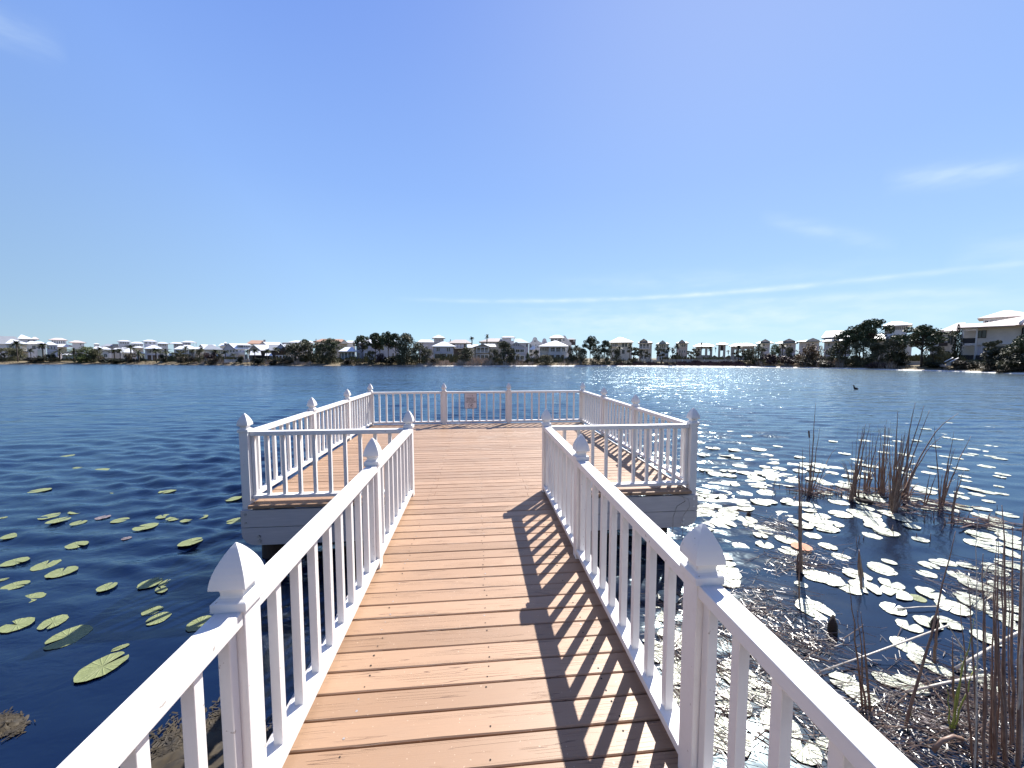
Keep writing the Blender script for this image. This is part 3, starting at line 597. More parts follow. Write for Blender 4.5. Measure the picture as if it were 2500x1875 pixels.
h = Hs('lavender gabled house with a long bright roof and a dormer of three windows', E1(572)+4, group=G1); h.body(547, 575, 853, 880, 8, 'lavender'); h.body(575.3, 598, 853, 880, 8, 'lavender', dy=.4); h.gside(556, 612, 852, 559, 597, 838, 9, 'white', dy=.5); h.gable(544, 576, 853.5, 558.5, 838, 7, 'slate', 'lavender', dy=-.3); h.body(594, 612, 842, 849, 3, 'lavender', dy=1.2, name='dormer'); h.hip(580, 616, 842.5, 586, 606, 838, 4, 'white', dy=1.2, th=.1); h.wins(3, 595.5, 611.5, 843.5, 847, dy=1.2); h.wins(3, 553, 574, 854.5, 860, frac=.6); h.win(575.8, 581, 854, 858.5, dy=.4); h.win(586, 588.5, 855, 858, dy=.4); h.body(582, 597, 859.5, 866, 1.5, 'white', dy=-1.2, name='bay')
h = Hs('white lookout cupola with a pointed top above the gap left of the lavender gable', E3(551), name='cupola_house'); h.body(538, 556, 844, 880, 6, 'white'); h.hip(533, 558, 845, 541, 552, 838.5, 6, 'white'); h.body(548, 555.5, 838, 846, 2, 'lavender', dy=-1, name='cupola'); h.hip(547, 556.5, 838, 551, 552, 834.5, 2, 'white', dy=-1, over=.1, th=.05); h.win(549.8, 553.4, 840.5, 843, dy=-1, arch=True)
h = Hs('house with a brown pink tiled roof and square chimney, seen over the white roofs', E3(630)+8, group=G1); h.body(606, 658, 839, 880, 9, 'cream'); h.hip(602, 664, 840, 615, 642, 831, 10, 'tile'); h.body(644.5, 649.5, 829, 836, 1, 'grey', dy=2.5, name='chimney')
h = Hs('house with long white roofs directly below the brown tiled roof', E2(640)+6, group=G1); h.body(632, 690, 843, 880, 8, 'lavender'); h.gside(630, 692, 842, 645, 684, 835, 8, 'white'); h.gable(629, 652, 843, 643, 835, 3, 'grey', 'lavender', dy=-1.2)
h = Hs('dark shingled lake house with a steep white roof and a low white porch roof', E1(632), group=G1); h.body(608, 656, 855, 880, 7, 'brown', dy=1.2); h.gside(615, 660, 855.5, 620, 657, 841.5, 8, 'white', dy=.6); h.gable(606, 636, 854, 620, 841.5, 3, 'white', 'shingle', dy=.5); h.gside(609, 638, 867, 612, 636, 857, 3, 'white', dy=-2.8); h.wins(2, 610, 616, 868, 878, dy=1.2, frac=.5); h.win(598, 604, 866, 878, mull=1)
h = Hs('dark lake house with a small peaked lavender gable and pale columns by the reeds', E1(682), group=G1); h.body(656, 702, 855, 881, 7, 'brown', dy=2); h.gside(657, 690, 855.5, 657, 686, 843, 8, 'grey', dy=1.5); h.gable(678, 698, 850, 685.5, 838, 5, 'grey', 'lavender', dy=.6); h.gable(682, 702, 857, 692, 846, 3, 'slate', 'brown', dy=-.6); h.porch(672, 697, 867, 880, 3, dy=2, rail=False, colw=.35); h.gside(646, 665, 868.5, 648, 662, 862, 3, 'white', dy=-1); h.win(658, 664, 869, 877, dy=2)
h = Hs('white terraced house with a dark flat roof edge and a box of windows', E3(712), group=G1); h.body(690, 735, 839, 880, 8, 'white'); h.hip(688, 712, 838, 694, 706, 836, 8, 'slate', th=.1); h.wins(3, 702, 720, 839.5, 842, frac=.4); h.hip(686, 740, 847, 694, 735, 841, 4, 'white', dy=-4)
h = Hs('distant house with a long low white roof just left of the tall oak top', E3(740)+12, group=G1); h.body(708, 764, 836, 880, 8, 'white'); h.hip(704, 768, 836.5, 722, 760, 831.5, 8, 'white')
h = Hs('house with a reddish tiled roof and white right gable, behind the spreading pine', E3(808), group=G1); h.body(770, 848, 835, 880, 9, 'tan'); h.hip(765, 846, 835, 788, 838, 827.5, 9, 'tile'); h.gable(831, 852, 838, 841, 828.5, 3, 'pink', 'white', dy=-1); h.wins(2, 774, 788, 837, 841, frac=.5); h.body(771.5, 774, 828, 834, .6, 'white', dy=-.2, name='chimney')
h = Hs('low distant white roof right of the reddish tiled roof', E3(860)+10, group=G1); h.body(846, 868, 837, 880, 7, 'white'); h.hip(842, 872, 837, 850, 866, 831.5, 7, 'white')
# --- 825..1000
h = Hs('small blue grey columned pavilion with a ribbed white roof among the pines', E1(848), name='lake_pavilion', cat='pavilion'); h.body(833, 866, 858.5, 878, 4, 'blue', dy=1.5); h.hip(826, 872, 858.8, 843, 862, 847.5, 6, 'white', dy=-.4); h.porch(832, 866, 859, 878, 4, dy=1.5, dep=1.7, rail=False, colw=.28)
h = Hs('big lavender house with an arched balcony, mostly hidden behind tall pines', E1(925)+6, group=G1); h.body(870, 976, 839, 880, 9, 'lavender', dy=1.5); h.hip(864, 980, 839, 895, 960, 828, 10, 'white', dy=.8); h.body(888, 904, 839, 880, 3, 'lavender', dy=-1.5, name='balcony_bay'); h.win(891, 898, 843, 853, dy=-1.5, arch=True); h.win(890, 899, 862, 875, dy=-1.5); h.wins(2, 920, 940, 847, 855, dy=1.5); h.wins(2, 955, 974, 843, 849, dy=1.5, frac=.4); h.wins(2, 955, 974, 862, 870, dy=1.5, frac=.4); h.win(874, 878, 862, 875, dy=1.5)
# --- 1000..1250
h = Hs('distant house with a low white roof behind the big tree, left of the grey tower', E3(1040)+12, group=G1); h.body(1024, 1062, 836, 880, 8, 'lavender'); h.hip(1018, 1066, 836, 1028, 1050, 829, 8, 'white')
h = Hs('square grey tower with a pointed white roof and blank upper walls', E2(1072)+6, group=G1, name='tower_house'); h.body(1060, 1083.5, 826, 880, 6, 'grey'); h.hip(1055, 1088, 825.5, 1070, 1073, 817.5, 6, 'white'); h.win(1064, 1079, 828, 834, mull=3, glass=WALL['grey'])
h = Hs('grey lake house with a wide white hipped roof and two pairs of tall upper windows', E1(1083), group=G1); h.body(1058, 1108, 846.5, 884, 9, 'grey', dy=1.8); h.body(1059, 1106, 847, 861.5, 1.8, 'lavender', name='upper_front'); h.hip(1054, 1114, 846.5, 1080, 1086, 834, 11, 'white'); h.porch(1059, 1106, 863, 884, 3, dy=1.8, dep=1.8, rail=False, colw=.3)
for u in (1066, 1070.5, 1091, 1095.5): h.win(u, u+3, 849, 857.5, dy=0, mull=0)
h.win(1061, 1073, 865, 876, dy=1.8); h.win(1080, 1085, 868, 881, dy=1.8, name='door'); h.win(1092, 1104, 865, 876, dy=1.8); h.body(1059, 1106, 861.7, 863, 1.9, 'lavender', dy=-.1, name='floor_band')
h = Hs('dark brown house with a spreading grey hipped roof and small chimney', E3(1120), group=G1); h.body(1096, 1138, 839, 880, 9, 'brown'); h.hip(1088, 1152, 838.5, 1112, 1138, 829, 10, 'tan'); h.wins(3, 1110, 1133, 841, 848, frac=.7, glass=WALL['lavender']); h.body(1099, 1101, 828.5, 834, .5, 'grey', dy=2, name='chimney'); h.body(1110, 1130, 849.5, 851, 1.5, 'white', dy=-1.7, name='balcony_front')
h = Hs('white roofed wing between the left tall fan palm and the columned porch', E2(1160), group=G1); h.body(1141, 1168, 848, 880, 7, 'cream'); h.gside(1138, 1172, 848.5, 1141, 1168, 841, 7, 'white'); h.gside(1176, 1212, 846, 1180, 1208, 839.5, 7, 'white', dy=-2)
h = Hs('tan house with a light brown hipped roof behind the right tall fan palm', E3(1198), group=G1); h.body(1174, 1230, 835, 880, 9, 'tan'); h.hip(1169, 1236, 835, 1196, 1220, 826, 10, 'tan'); h.wins(6, 1176, 1226, 836, 839.5, frac=.5)
h = Hs('grey lake house with a low gable over a two bay upper porch', E1(1177), group=G1); h.body(1158, 1196, 847, 884, 9, 'tan', dy=2); h.gable(1154, 1199, 847.5, 1180, 839.5, 8, 'grey', 'tan', dy=0); h.porch(1163, 1193, 847.5, 861, 3, dy=2, dep=2); h.porch(1163, 1193, 865, 884, 3, dy=2, dep=2, rail=False, beam=True); h.wins(3, 1165, 1192, 849, 857, dy=2, frac=.7); h.wins(3, 1165, 1192, 867, 875, dy=2, frac=.75)
h = Hs('pale eight sided lookout tower with a shallow white roof', E3(1240), name='tower_house', group=G1); h.body(1226, 1248, 824, 880, 5, 'lavender'); h.body(1248, 1256, 832, 880, 5, 'lavender'); h.hip(1223, 1258, 824.3, 1232, 1250, 821, 5, 'white'); h.wins(4, 1227, 1248, 826, 833, frac=.45, glass=WALL['lavender']); h.body(1254.5, 1256, 824.6, 832, .3, 'lavender', name='post')
h = Hs('white gabled lake house with three small attic windows above two porch storeys', E1(1262), group=G1); h.body(1246, 1281, 846, 884, 9, 'white', dy=1.6); h.gable(1240, 1283, 845, 1260, 834.5, 9, 'white', 'lavender', dy=0); h.body(1246, 1281, 845.5, 851.5, 1.6, 'lavender', name='upper_front'); h.porch(1246, 1281, 852, 860.5, 3, dy=1.6, dep=1.6, rail=False); h.wins(3, 1248, 1280, 853, 859.5, dy=1.6, frac=.85); h.body(1246, 1281, 860.7, 867, 1.6, 'lavender', name='floor_band'); h.porch(1246, 1281, 867.5, 883, 3, dy=1.6, dep=1.6, rail=False, colw=.3); h.wins(3, 1248, 1280, 868.5, 878, dy=1.6, frac=.8)
for u in (1254, 1259, 1264): h.win(u, u+2.2, 840.5, 844.5, dy=-.02, mull=0)
h = Hs('pale grey green slope of roof and white wall behind the three attic windows', E2(1275)+4, group=G1); h.body(1260, 1290, 838, 880, 8, 'lavender'); h.hip(1254, 1293, 838, 1256, 1272, 826.5, 9, 'teal'); h.win(1284, 1288, 840, 847)
# dutch gabled houses
def dutch(label, D, u0, u1, vb, vs, ua, va, wall, wins, dep=9, rf='white'):
    h = Hs(label, D, group=G1, name='gabled_house'); h.start((u0+u1)/2, vb); w = (u1-u0)
    X = h.X; Z = h.Z; hw = w*.16; pts = [(X(u0), 0, Z(vb)), (X(u1), 0, Z(vb)), (X(u1), 0, Z(vs))]
    H_ = vs-va
    for t in range(1, 7): a = t/6; pts.append((X(u1+(ua+hw-u1)*(1-(1-a)**1.6)), 0, Z(vs-H_*.62*a**1.3)))
    for t in range(0, 9): a = math.pi*t/8; pts.append((X(ua+hw*.95*math.cos(a)), 0, Z(va+H_*.34-H_*.34*math.sin(a))))
    for t in range(5, -1, -1): a = t/6; pts.append((X(u0+(ua-hw-u0)*(1-(1-a)**1.6)), 0, Z(vs-H_*.62*a**1.3)))
    MB().prism(pts, (0, .35, 0)).obj('gable_wall', WALL[wall], h.o)
    h.body(u0+.5, u1-.5, vs+1, vb, dep, wall, dy=.36)
    b = MB(); z1, z2 = Z(vs+.3), Z(va+H_*.3); xm = X(ua)
    b.prism([(X(u0+.3), .4, z1), (xm, .4, z2), (xm, .4, z2-.2), (X(u0+.3), .4, z1-.2)], (0, dep, 0)); b.prism([(X(u1-.3), .4, z1), (xm, .4, z2), (xm, .4, z2-.2), (X(u1-.3), .4, z1-.2)][::-1], (0, dep, 0)); b.obj('roof', ROOF[rf], h.o)
    for q in wins: h.win(*q[:4], arch=len(q) > 4)
    return h
h = dutch('white house with a tall curved dutch gable facing the lake, left of the pair', E2(1308), 1291, 1326, 882, 838, 1306, 823, 'white', [(1304.5, 1307.5, 831, 834.5), (1293.5, 1297.5, 842, 849, 1), (1307, 1309, 841, 844), (1315, 1317, 841, 844), (1311, 1314, 845.5, 848.5), (1293.5, 1299.5, 855, 861)])
h.gside(1292, 1306, 853.5, 1300, 1306, 845.5, 2, 'white', dy=-2)
dutch('smaller curved dutch gable behind and right of the first one', E3(1328)+4, 1312, 1344, 882, 842, 1329, 826, 'lavender', [(1327, 1329, 834, 837)])
h = Hs('broad white lake house with a three bay loggia above arched openings', E1(1352), group=G1); h.body(1318, 1338, 847, 884, 10, 'white', dy=2.4); h.body(1338.2, 1385, 846, 884, 9, 'white', dy=2); h.hip(1314, 1388, 846.2, 1353, 1359, 832, 11, 'white', dy=.4, over=.8); h.porch(1341, 1385, 846.8, 860.5, 3, dy=2, dep=2, colw=.35); h.wins(3, 1343, 1382, 849, 858, dy=2, frac=.72); h.body(1338.2, 1385, 861, 866.5, 2, 'white', name='floor_band'); h.wins(5, 1318, 1337, 850, 856, dy=2.4, frac=.4)
h.body(1338.2, 1343, 866.7, 884, 2, 'white', name='pier'); h.body(1353, 1357, 866.7, 884, 2, 'white', name='pier'); h.body(1367, 1370, 866.7, 884, 2, 'white', name='pier'); h.body(1377, 1385, 866.7, 884, 2, 'white', name='pier')
h.win(1345, 1351, 869, 880, dy=1.9, arch=True); h.win(1358, 1366, 869, 880, dy=1.9, arch=True); h.win(1370.5, 1376, 869, 880, dy=1.9, arch=True); h.body(1343.2, 1377, 878.5, 881, .12, 'white', dy=.2, name='balustrade')
h = Hs('raised glazed lookout with a white hipped roof above the loggia house', E2(1358)+3, name='tower_house', group=G1); h.body(1344, 1372, 825, 880, 6, 'white'); h.hip(1340, 1378, 825, 1354, 1366, 818, 6, 'white'); h.wins(3, 1344, 1370, 827, 834, frac=.8, mull=2)
h = Hs('white stepped house with a long raking parapet and a dark dormer', E3(1382), group=G1, name='gabled_house'); h.start(1380, 882)
MB().prism([(h.X(a), 0, h.Z(b_)) for a, b_ in ((1366, 882), (1395, 882), (1395, 838), (1388, 831), (1383, 825), (1380.5, 821), (1378.5, 819.2), (1376, 819), (1374, 820.5), (1371, 824), (1366, 826))], (0, 6, 0)).obj('gable_wall', WALL['white'], h.o)
h.win(1374.5, 1378, 828.5, 832); h.body(1390, 1405, 829, 842, 5, 'brown', dy=6.2, name='dormer'); h.hip(1384, 1406, 829.5, 1390, 1398, 826, 6, 'slate', dy=6.2, th=.1); h.win(1400, 1403, 831, 834, dy=6.2)
h = Hs('little white gabled boathouse beside the loggia house', E1(1392)-2, name='boathouse', cat='shed'); h.body(1384, 1401, 872, 888, 4, 'white'); h.gable(1382.5, 1403, 872.5, 1395, 866.5, 4.2, 'white', 'white'); h.win(1393, 1395.5, 875.5, 880)
h = Hs('narrow white pergola on square posts beside the boathouse', E1(1407)-2, name='pergola', cat='pergola'); h.start(1406, 888)
for u in (1402.5, 1405.2, 1408.3): h.body(u, u+.9, 872.5, 888, .25, 'white', name='post')
h.body(1401.5, 1410, 871, 872.4, 2.2, 'white', name='beam'); h.body(1402, 1409.2, 873, 887, .2, 'grey', dy=2.4, name='back_wall')
# --- 1450..1700
h = Hs('large tan house with a high pale hipped roof, right of the tall dark pine', E2(1515), group=G1); h.body(1490, 1543, 836, 882, 10, 'cream', dy=1); h.hip(1486, 1546, 836, 1510, 1516, 823.5, 11, 'white'); h.wins(4, 1491, 1508, 838, 844, dy=1, frac=.75); h.win(1518, 1524, 838, 847, dy=1, mull=0); h.win(1525.5, 1531, 838, 847, dy=1, mull=0); h.win(1536, 1541, 838, 848, dy=1); h.win(1518, 1525, 854, 864, dy=1, mull=0); h.win(1494, 1500, 853, 858, dy=1)
h.body(1489, 1510, 844.8, 847, .6, 'pink', dy=.35, name='floor_band')
def towerlet(label, D, u0, u1, ve, ua, va, vb, wall, roof, ul, ur, rows, wl='white', porch=None):
    h = Hs(label, D, group='narrow three storey houses right of centre', name='narrow_house'); h.body(u0, u1, ve, vb, 8, wall, dy=1.5); h.hip(ul, ur, ve, ua-3, ua+3, va+3.5, 10, roof, dy=.2, th=.12); h.gable(ua-(ur-ul)*.27, ua+(ur-ul)*.27, va+6.5, ua, va, 5, roof, wall, dy=.1)
    for q in rows: h.wins(q[0], q[1], q[2], q[3], q[4], dy=1.5, frac=q[5] if len(q) > 5 else .6)
    if porch: h.porch(*porch, dy=1.5, dep=1.3)
    return h
towerlet('narrow cream tower house with three tall dark openings and a dark gable', E2(1575), 1560, 1591, 837, 1571, 826.5, 880, 'cream', 'grey', 1556, 1594, [(3, 1561, 1584, 840, 849, .7), (3, 1561, 1584, 854, 862, .65), (2, 1563, 1580, 869, 876, .6)], porch=(1560, 1586, 838, 851.5, 3))
towerlet('narrow pale teal house standing between sabal palms', E2(1618), 1604, 1632, 840, 1617, 830.5, 880, 'blue', 'teal', 1601, 1634, [(3, 1610, 1624, 841.5, 850, .6)])
towerlet('narrow lavender grey house with stacked balconies left of the white pavilions', E2(1665), 1652, 1678, 838, 1664, 829, 881, 'pink', 'teal', 1649, 1681, [(3, 1657, 1674, 841, 847, .6), (3, 1657, 1674, 855, 861, .55), (2, 1664, 1678, 869, 876, .4)])
h = Hs('low wide garage like ground floor between the teal house and the palms', E2(1612)-8, name='garden_house', cat='house'); h.body(1603, 1625, 866, 881, 3, 'pink'); h.win(1606, 1620, 868, 880, mull=0, glass=WALL['blue'])
# beach pavilions
def pav(label, D, u0, u1, ve, ur0, ur1, vr, cols, vb=880, top=None, base=None):
    h = Hs(label, D, name='beach_pavilion', cat='pavilion', group='open white roofed pavilions'); h.start((u0+u1)/2, vb)
    for a, c in cols: h.body(a, c, ve, vb, 1.2, 'tan', name='pillar'); h.body(a, c, ve, vb, 1.2, 'tan', dy=5, name='pillar')
    h.hip(u0, u1, ve, ur0, ur1, vr, 6.2, 'white', th=.25); a, c = cols[0][0], cols[-1][1]
    t = top or 5; h.body(a, c, ve+.3, ve+t, 1.0, 'tan', dy=.1, name='lintel')
    if base: h.body(base[0], base[1], base[2], vb, 3, 'brown', dy=.3, name='dark_base'); h.wins(4, base[0], base[1], base[2]+2, vb-4, dy=.29, frac=.7)
    return h
pav('left open beach pavilion with a wide white roof on tan pillars', E2(1718), 1691, 1744, 846.5, 1708, 1726, 839, [(1698, 1713), (1721, 1727), (1733, 1739)], base=(1706, 1737, 867))
h = pav('narrow open tower pavilion standing between the two wide ones', E2(1762), 1747, 1778, 842, 1759, 1767, 837, [(1753, 1758.5), (1765, 1771)], top=2.5); h.body(1758.6, 1765, 844, 856, .6, 'brown', dy=.5, name='opening_shade_sheet'); h.body(1758.6, 1765, 871, 880, .6, 'brown', dy=.5, name='gate')  # brown sheet paints the shade inside the tower's upper opening
pav('right open beach pavilion with a wide white roof partly behind trees', E2(1812), 1779, 1846, 845.5, 1796, 1826, 838.5, [(1784, 1793), (1797, 1804), (1811, 1818), (1823, 1831), (1836, 1841)], top=7, base=(1785, 1840, 868))
for lab, u0, u1, ua in (('small gabled hut left of the narrow tower pavilion', 1738, 1753, 1744), ('small gabled hut right of the narrow tower pavilion', 1771, 1786, 1780)):
    h = Hs(lab, E2(1760)+3, name='beach_hut', cat='hut'); h.body(u0, u1, 872, 880, 3, 'tan'); h.gable(u0-1, u1+1, 872.5, ua, 867, 3.2, 'tan', 'tan'); h.win(ua-1.5, ua+1.5, 873, 877)
towerlet('lavender grey hipped gable house right of the pavilions', E3(1868), 1857, 1879, 838, 1867, 827.5, 880, 'lavender', 'teal', 1843, 1888, [(1, 1860, 1868, 840, 845, .6), (2, 1858, 1876, 850, 856, .5)])
towerlet('grey gabled house behind the light green tree at right', E3(1920), 1900, 1942, 838, 1925, 826.5, 880, 'lavender', 'teal', 1890, 1948, [(2, 1916, 1934, 841, 846, .4)])
towerlet('grey roofed house above the orange brown willow', E3(1972), 1950, 1999, 834, 1983, 825, 880, 'lavender', 'teal', 1942, 2004, [(1, 1978, 1990, 837, 842, .4)])
# --- 2000..2500
h = Hs('grey house with a tall mansard like roof at the left of the domed pines', E1(2035)+5, group=G1); h.body(2011, 2075, 833.5, 870, 9, 'lavender', dy=1); h.hip(2004, 2090, 833, 2018, 2080, 828, 10, 'white', dy=0, th=.12); h.body(2009, 2075, 820, 833, 6, 'grey', dy=5, name='upper_wall'); h.hip(2003, 2085, 824, 2014, 2075, 807.5, 6, 'grey', dy=5); h.gside(2026, 2046, 819.5, 2028, 2044, 814, 3, 'white', dy=1); h.win(2020, 2024, 837, 845, dy=1); h.win(2040, 2045, 838, 846, dy=1)
h = Hs('rough grey retaining wall at the shore before the grey mansard house', E1(2000)-6, name='garden_wall', cat='wall'); h.body(1987, 2030, 870, 885, .5, 'grey')
h = Hs('white house with a shuttered lookout tower between the two groups of pines', E1(2185)+6, group=G1); h.body(2174, 2211, 796, 880, 6, 'white', dy=4); h.hip(2150, 2224, 794.5, 2173, 2190, 784.5, 8, 'white', dy=3); h.win(2174.5, 2211, 796.5, 805, dy=3.98, mull=7, glass=WALL['shingle']); h.body(2156, 2173.8, 797, 815, 5, 'shingle', dy=5); h.body(2130, 2174, 826, 880, 6, 'tan', dy=2); h.gside(2126, 2178, 826.5, 2138, 2176, 814, 7, 'white', dy=1); h.gside(2186, 2220, 825.5, 2190, 2214, 820.5, 5, 'white', dy=-1); h.body(2212, 2225, 826, 880, 6, 'white', dy=2)
h = Hs('white house with a pale hipped roof between the round pine and the black cypress', E1(2310)+4, group=G1); h.body(2270, 2296, 812, 886, 8, 'white', dy=5); h.body(2296.3, 2333, 811.5, 886, 9, 'white', dy=2); h.hip(2285, 2340, 811.5, 2332, 2352, 790.5, 11, 'pink', dy=.6, th=.2); h.win(2311.5, 2316.5, 821, 838, dy=1.98, mull=0, fr='d'); h.win(2319, 2323, 821, 842, dy=1.98, mull=0, fr='d'); h.win(2298, 2303, 859, 873, dy=1.98, fr='d'); h.win(2305, 2316, 859, 873, dy=1.98, fr='d'); h.body(2290, 2312, 834.5, 836, 1.2, 'white', dy=.6, name='balcony_floor'); h.body(2290, 2312, 836.2, 845, .1, 'brown', dy=.7, name='balcony_rail'); h.gside(2247, 2266, 854.5, 2250, 2265, 853, 2, 'white', dy=-2)
# big house at the right edge
Dm = E1(2400)-4
h = Hs('large white stucco house with open corner balconies and brownish roof at the right edge', Dm, group=G1, name='stucco_house')
h.body(2382, 2600, 795.5, 892, 12, 'white', dy=1.5); h.body(2343.5, 2349, 795.2, 892, .5, 'white', name='pillar'); h.body(2378.5, 2382.5, 795.6, 892, 1.5, 'white', name='pillar'); h.body(2343.5, 2382, 795.4, 799.5, 5, 'white', dy=.02, name='lintel'); h.body(2343.6, 2381.9, 836, 841, 5.5, 'white', dy=.05, name='balcony_floor'); h.body(2343.6, 2381.9, 880, 893, 5.5, 'white', dy=.05, name='base_wall'); h.body(2345, 2382, 790, 893, .3, 'cream', dy=7, name='inner_wall')
h.body(2350, 2378, 841.3, 866.5, .2, SHADE, dy=6, name='roller_blind'); h.body(2349.2, 2378.3, 822.5, 835.5, .08, DARKM, dy=.3, name='balcony_rail'); h.body(2344.5, 2377.5, 867, 879.5, .08, DARKM, dy=-.2, name='balcony_rail')
b = MB()
for a, c, t_, bb in ((2349.2, 2378.3, 821.8, 822.5), (2344.5, 2377.5, 866.2, 867)): b.box(h.X(a), h.X(c), .25, .4, h.Z(bb), h.Z(t_))
b.obj('handrail', DARKM, h.o)
h.win(2384, 2392, 804.5, 821.5, dy=1.48, fr='d', mull=0); h.win(2394.5, 2403, 804, 821.5, dy=1.48, fr='d', mull=0); h.win(2386, 2405, 842, 866, dy=1.48, mull=1, fr='w', glass=WALL['lavender']); h.body(2382.6, 2406, 866.5, 879, .1, DARKM, dy=-.1, name='balcony_rail'); h.win(2420, 2468, 846, 866, dy=1.48, mull=3, fr='d'); h.win(2494, 2500, 800, 815, dy=1.48, fr='d')
h.body(2382.5, 2475, 838, 840, .5, 'white', dy=1.1, name='floor_band'); h.body(2382.6, 2410, 880, 894, 1.6, 'white', dy=0, name='base_wall')
# its roof: long slope rising to the right
b = MB(); z = h.Z; X = h.X
e = [(X(2334, -.6), -.6, z(795, -.6)), (X(2484, -.6), -.6, z(795, -.6)), (X(2484, -.6), -.6, z(793, -.6)), (X(2334, -.6), -.6, z(793, -.6))]
r = [(X(2345, 8), 8, z(784, 8)), (X(2400, 8), 8, z(784, 8)), (X(2497, 9), 9, z(771, 9))]
b.poly([e[0], e[1], e[2], e[3]]); b.poly([e[3], e[2], r[2], r[1]]); b.poly([e[3], r[1], r[0]]); b.poly([e[0], e[3], r[0], (X(2350, 8), 8, z(800, 8))])
b.poly([r[0], r[1], r[2], (X(2520, 16), 16, z(800, 16)), (X(2345, 16), 16, z(800, 16))])
b.poly([(X(2470, -.9), -.9, z(792, -.9)), (X(2600, -.9), -.9, z(792, -.9)), (X(2620, 8), 8, z(771, 8)), (X(2497, 8), 8, z(771, 8))])
b.poly([e[1], e[0], (X(2350, 8), 8, z(800, 8)), (X(2490, 8), 8, z(792, 8))])
b.obj('roof', ROOF['pink'], h.o); b = MB(); b.tube([(X(2484, -.8), -.8, z(789, -.8)), (X(2497, 8), 7.8, z(770.5, 8))], .22, 6); b.obj('roof_ridge', TRIM, h.o)
b = MB(); b.tube([(X(2600), 1.0, z(800)), (X(2500), 1.2, z(796)), (X(2491), 1.2, z(800)), (X(2490), 1.2, z(880))], .09, 6); b.obj('drain_pipe', DARKM, h.o)
h = Hs('white upper storey with three windows, its pale hipped roof the highest at the right edge', Dm+16, name='tower_house', group=G1); h.body(2394, 2520, 774, 885, 9, 'white'); h.hip(2379, 2535, 774.5, 2440, 2456, 757, 9, 'pink', th=.15)
for u in (2398.5, 2411, 2423.5): h.win(u, u+7.5, 780.5, 788.5)
h = Hs('pair of white sloping handrails climbing to the stucco house', Dm-3, name='garden_steps', cat='steps'); h.start(2320, 886); b = MB()
for u0, v0, u1, v1 in ((2308, 883.5, 2328, 873), (2321, 884, 2341, 874)): b.tube([(h.X(u0), 0, h.Z(v0)), (h.X(u1), 2.5, h.Z(v1, 2.5))], .09, 5)
b.obj('handrail', TRIM, h.o)
b = MB()
for i in range(8): t = i/8; b.box(h.X(2312+t*18), h.X(2324+t*16), .2+t*2.2, .55+t*2.2, h.Z(893), h.Z(885.5-t*9))
b.obj('steps', WALL['tan'], h.o)
h = Hs('low white wall at the water behind the trunk of the round pine', E1(2216)-8, name='garden_wall', cat='wall'); h.body(2183, 2252, 883, 899, .35, 'white'); h.body(2182, 2253, 881.8, 883, .5, 'white', dy=-.07, name='coping')
# fences
def fence(label, D, u0, u1, vt, vb, name='picket_fence', m=TRIM, gap=.45):
    h = Hs(label, D, name=name, cat='fence'); h.start((u0+u1)/2, vb); a, c = h.X(u0), h.X(u1); H_ = h.Z(vt); b = MB()
    n = int((c-a)/.32)
    for i in range(n): x = a+(c-a)*i/n; b.box(x, x+.15, 0, .04, -.3, H_)
    b.obj('pickets', m, h.o); b = MB(); b.box(a, c, .045, .1, H_*.75, H_*.85); b.box(a, c, .045, .1, H_*.2, H_*.3); b.obj('rails', m, h.o)
    b = MB(); k = int((c-a)/2.6)
    for i in range(k+1): x = a+(c-a)*i/k; b.box(x-.08, x+.08, -.06, .1, -.3, H_+.15)
    b.obj('posts', m, h.o)
fence('white picket fence at the water before the lavender gabled house', SD(578)+4, 548, 609, 877.5, 883)
fence('long white picket fence before the narrow houses and palms', SD(1600)+7, 1545, 1692, 877.5, 882)
fence('white picket fence before the open beach pavilions', SD(1740)+7, 1695, 1800, 878, 883)
# small lakeside jetty, left of centre
h = Hs('short dark wooden jetty on stub posts at the far shore', SD(615)-1, name='jetty', cat='jetty'); h.start(622, 891); b = MB(); b.box(h.X(600), h.X(655), 0, 1.6, .05, .2); b.obj('planking', TREATED, h.o); b = MB()
for u in (604, 612, 620, 628, 636, 652): b.box(h.X(u)-.12, h.X(u)+.12, -.1, .1, -.6, .35)
b.obj('posts', TREATED, h.o)
# ------------------------------------------------------------------ trees
def leafmat(name, c1, c2, rough=.55): return mat(name, c1, rough, .2, .9, col2=c2, spec=.3, detail=2)
LF = dict(pine=leafmat('foliage_pine', (.095, .115, .05), (.04, .055, .027)), oak=leafmat('foliage_oak', (.14, .135, .07), (.055, .06, .033)), bush=leafmat('foliage_brush', (.13, .105, .065), (.05, .042, .028)),
          palm=leafmat('foliage_palm', (.065, .078, .034), (.03, .036, .018)), bright=leafmat('foliage_light', (.13, .155, .05), (.05, .065, .02)), black=leafmat('foliage_black', (.03, .036, .018), (.012, .016, .009)),
          willow=leafmat('foliage_willow', (.20, .125, .055), (.09, .055, .035)), reed=leafmat('foliage_reed', (.50, .41, .33), (.22, .16, .12)), purple=leafmat('foliage_purple', (.10, .06, .06), (.04, .025, .03)))
BARK = mat('bark', (.10, .08, .065), .9, .3, 3)
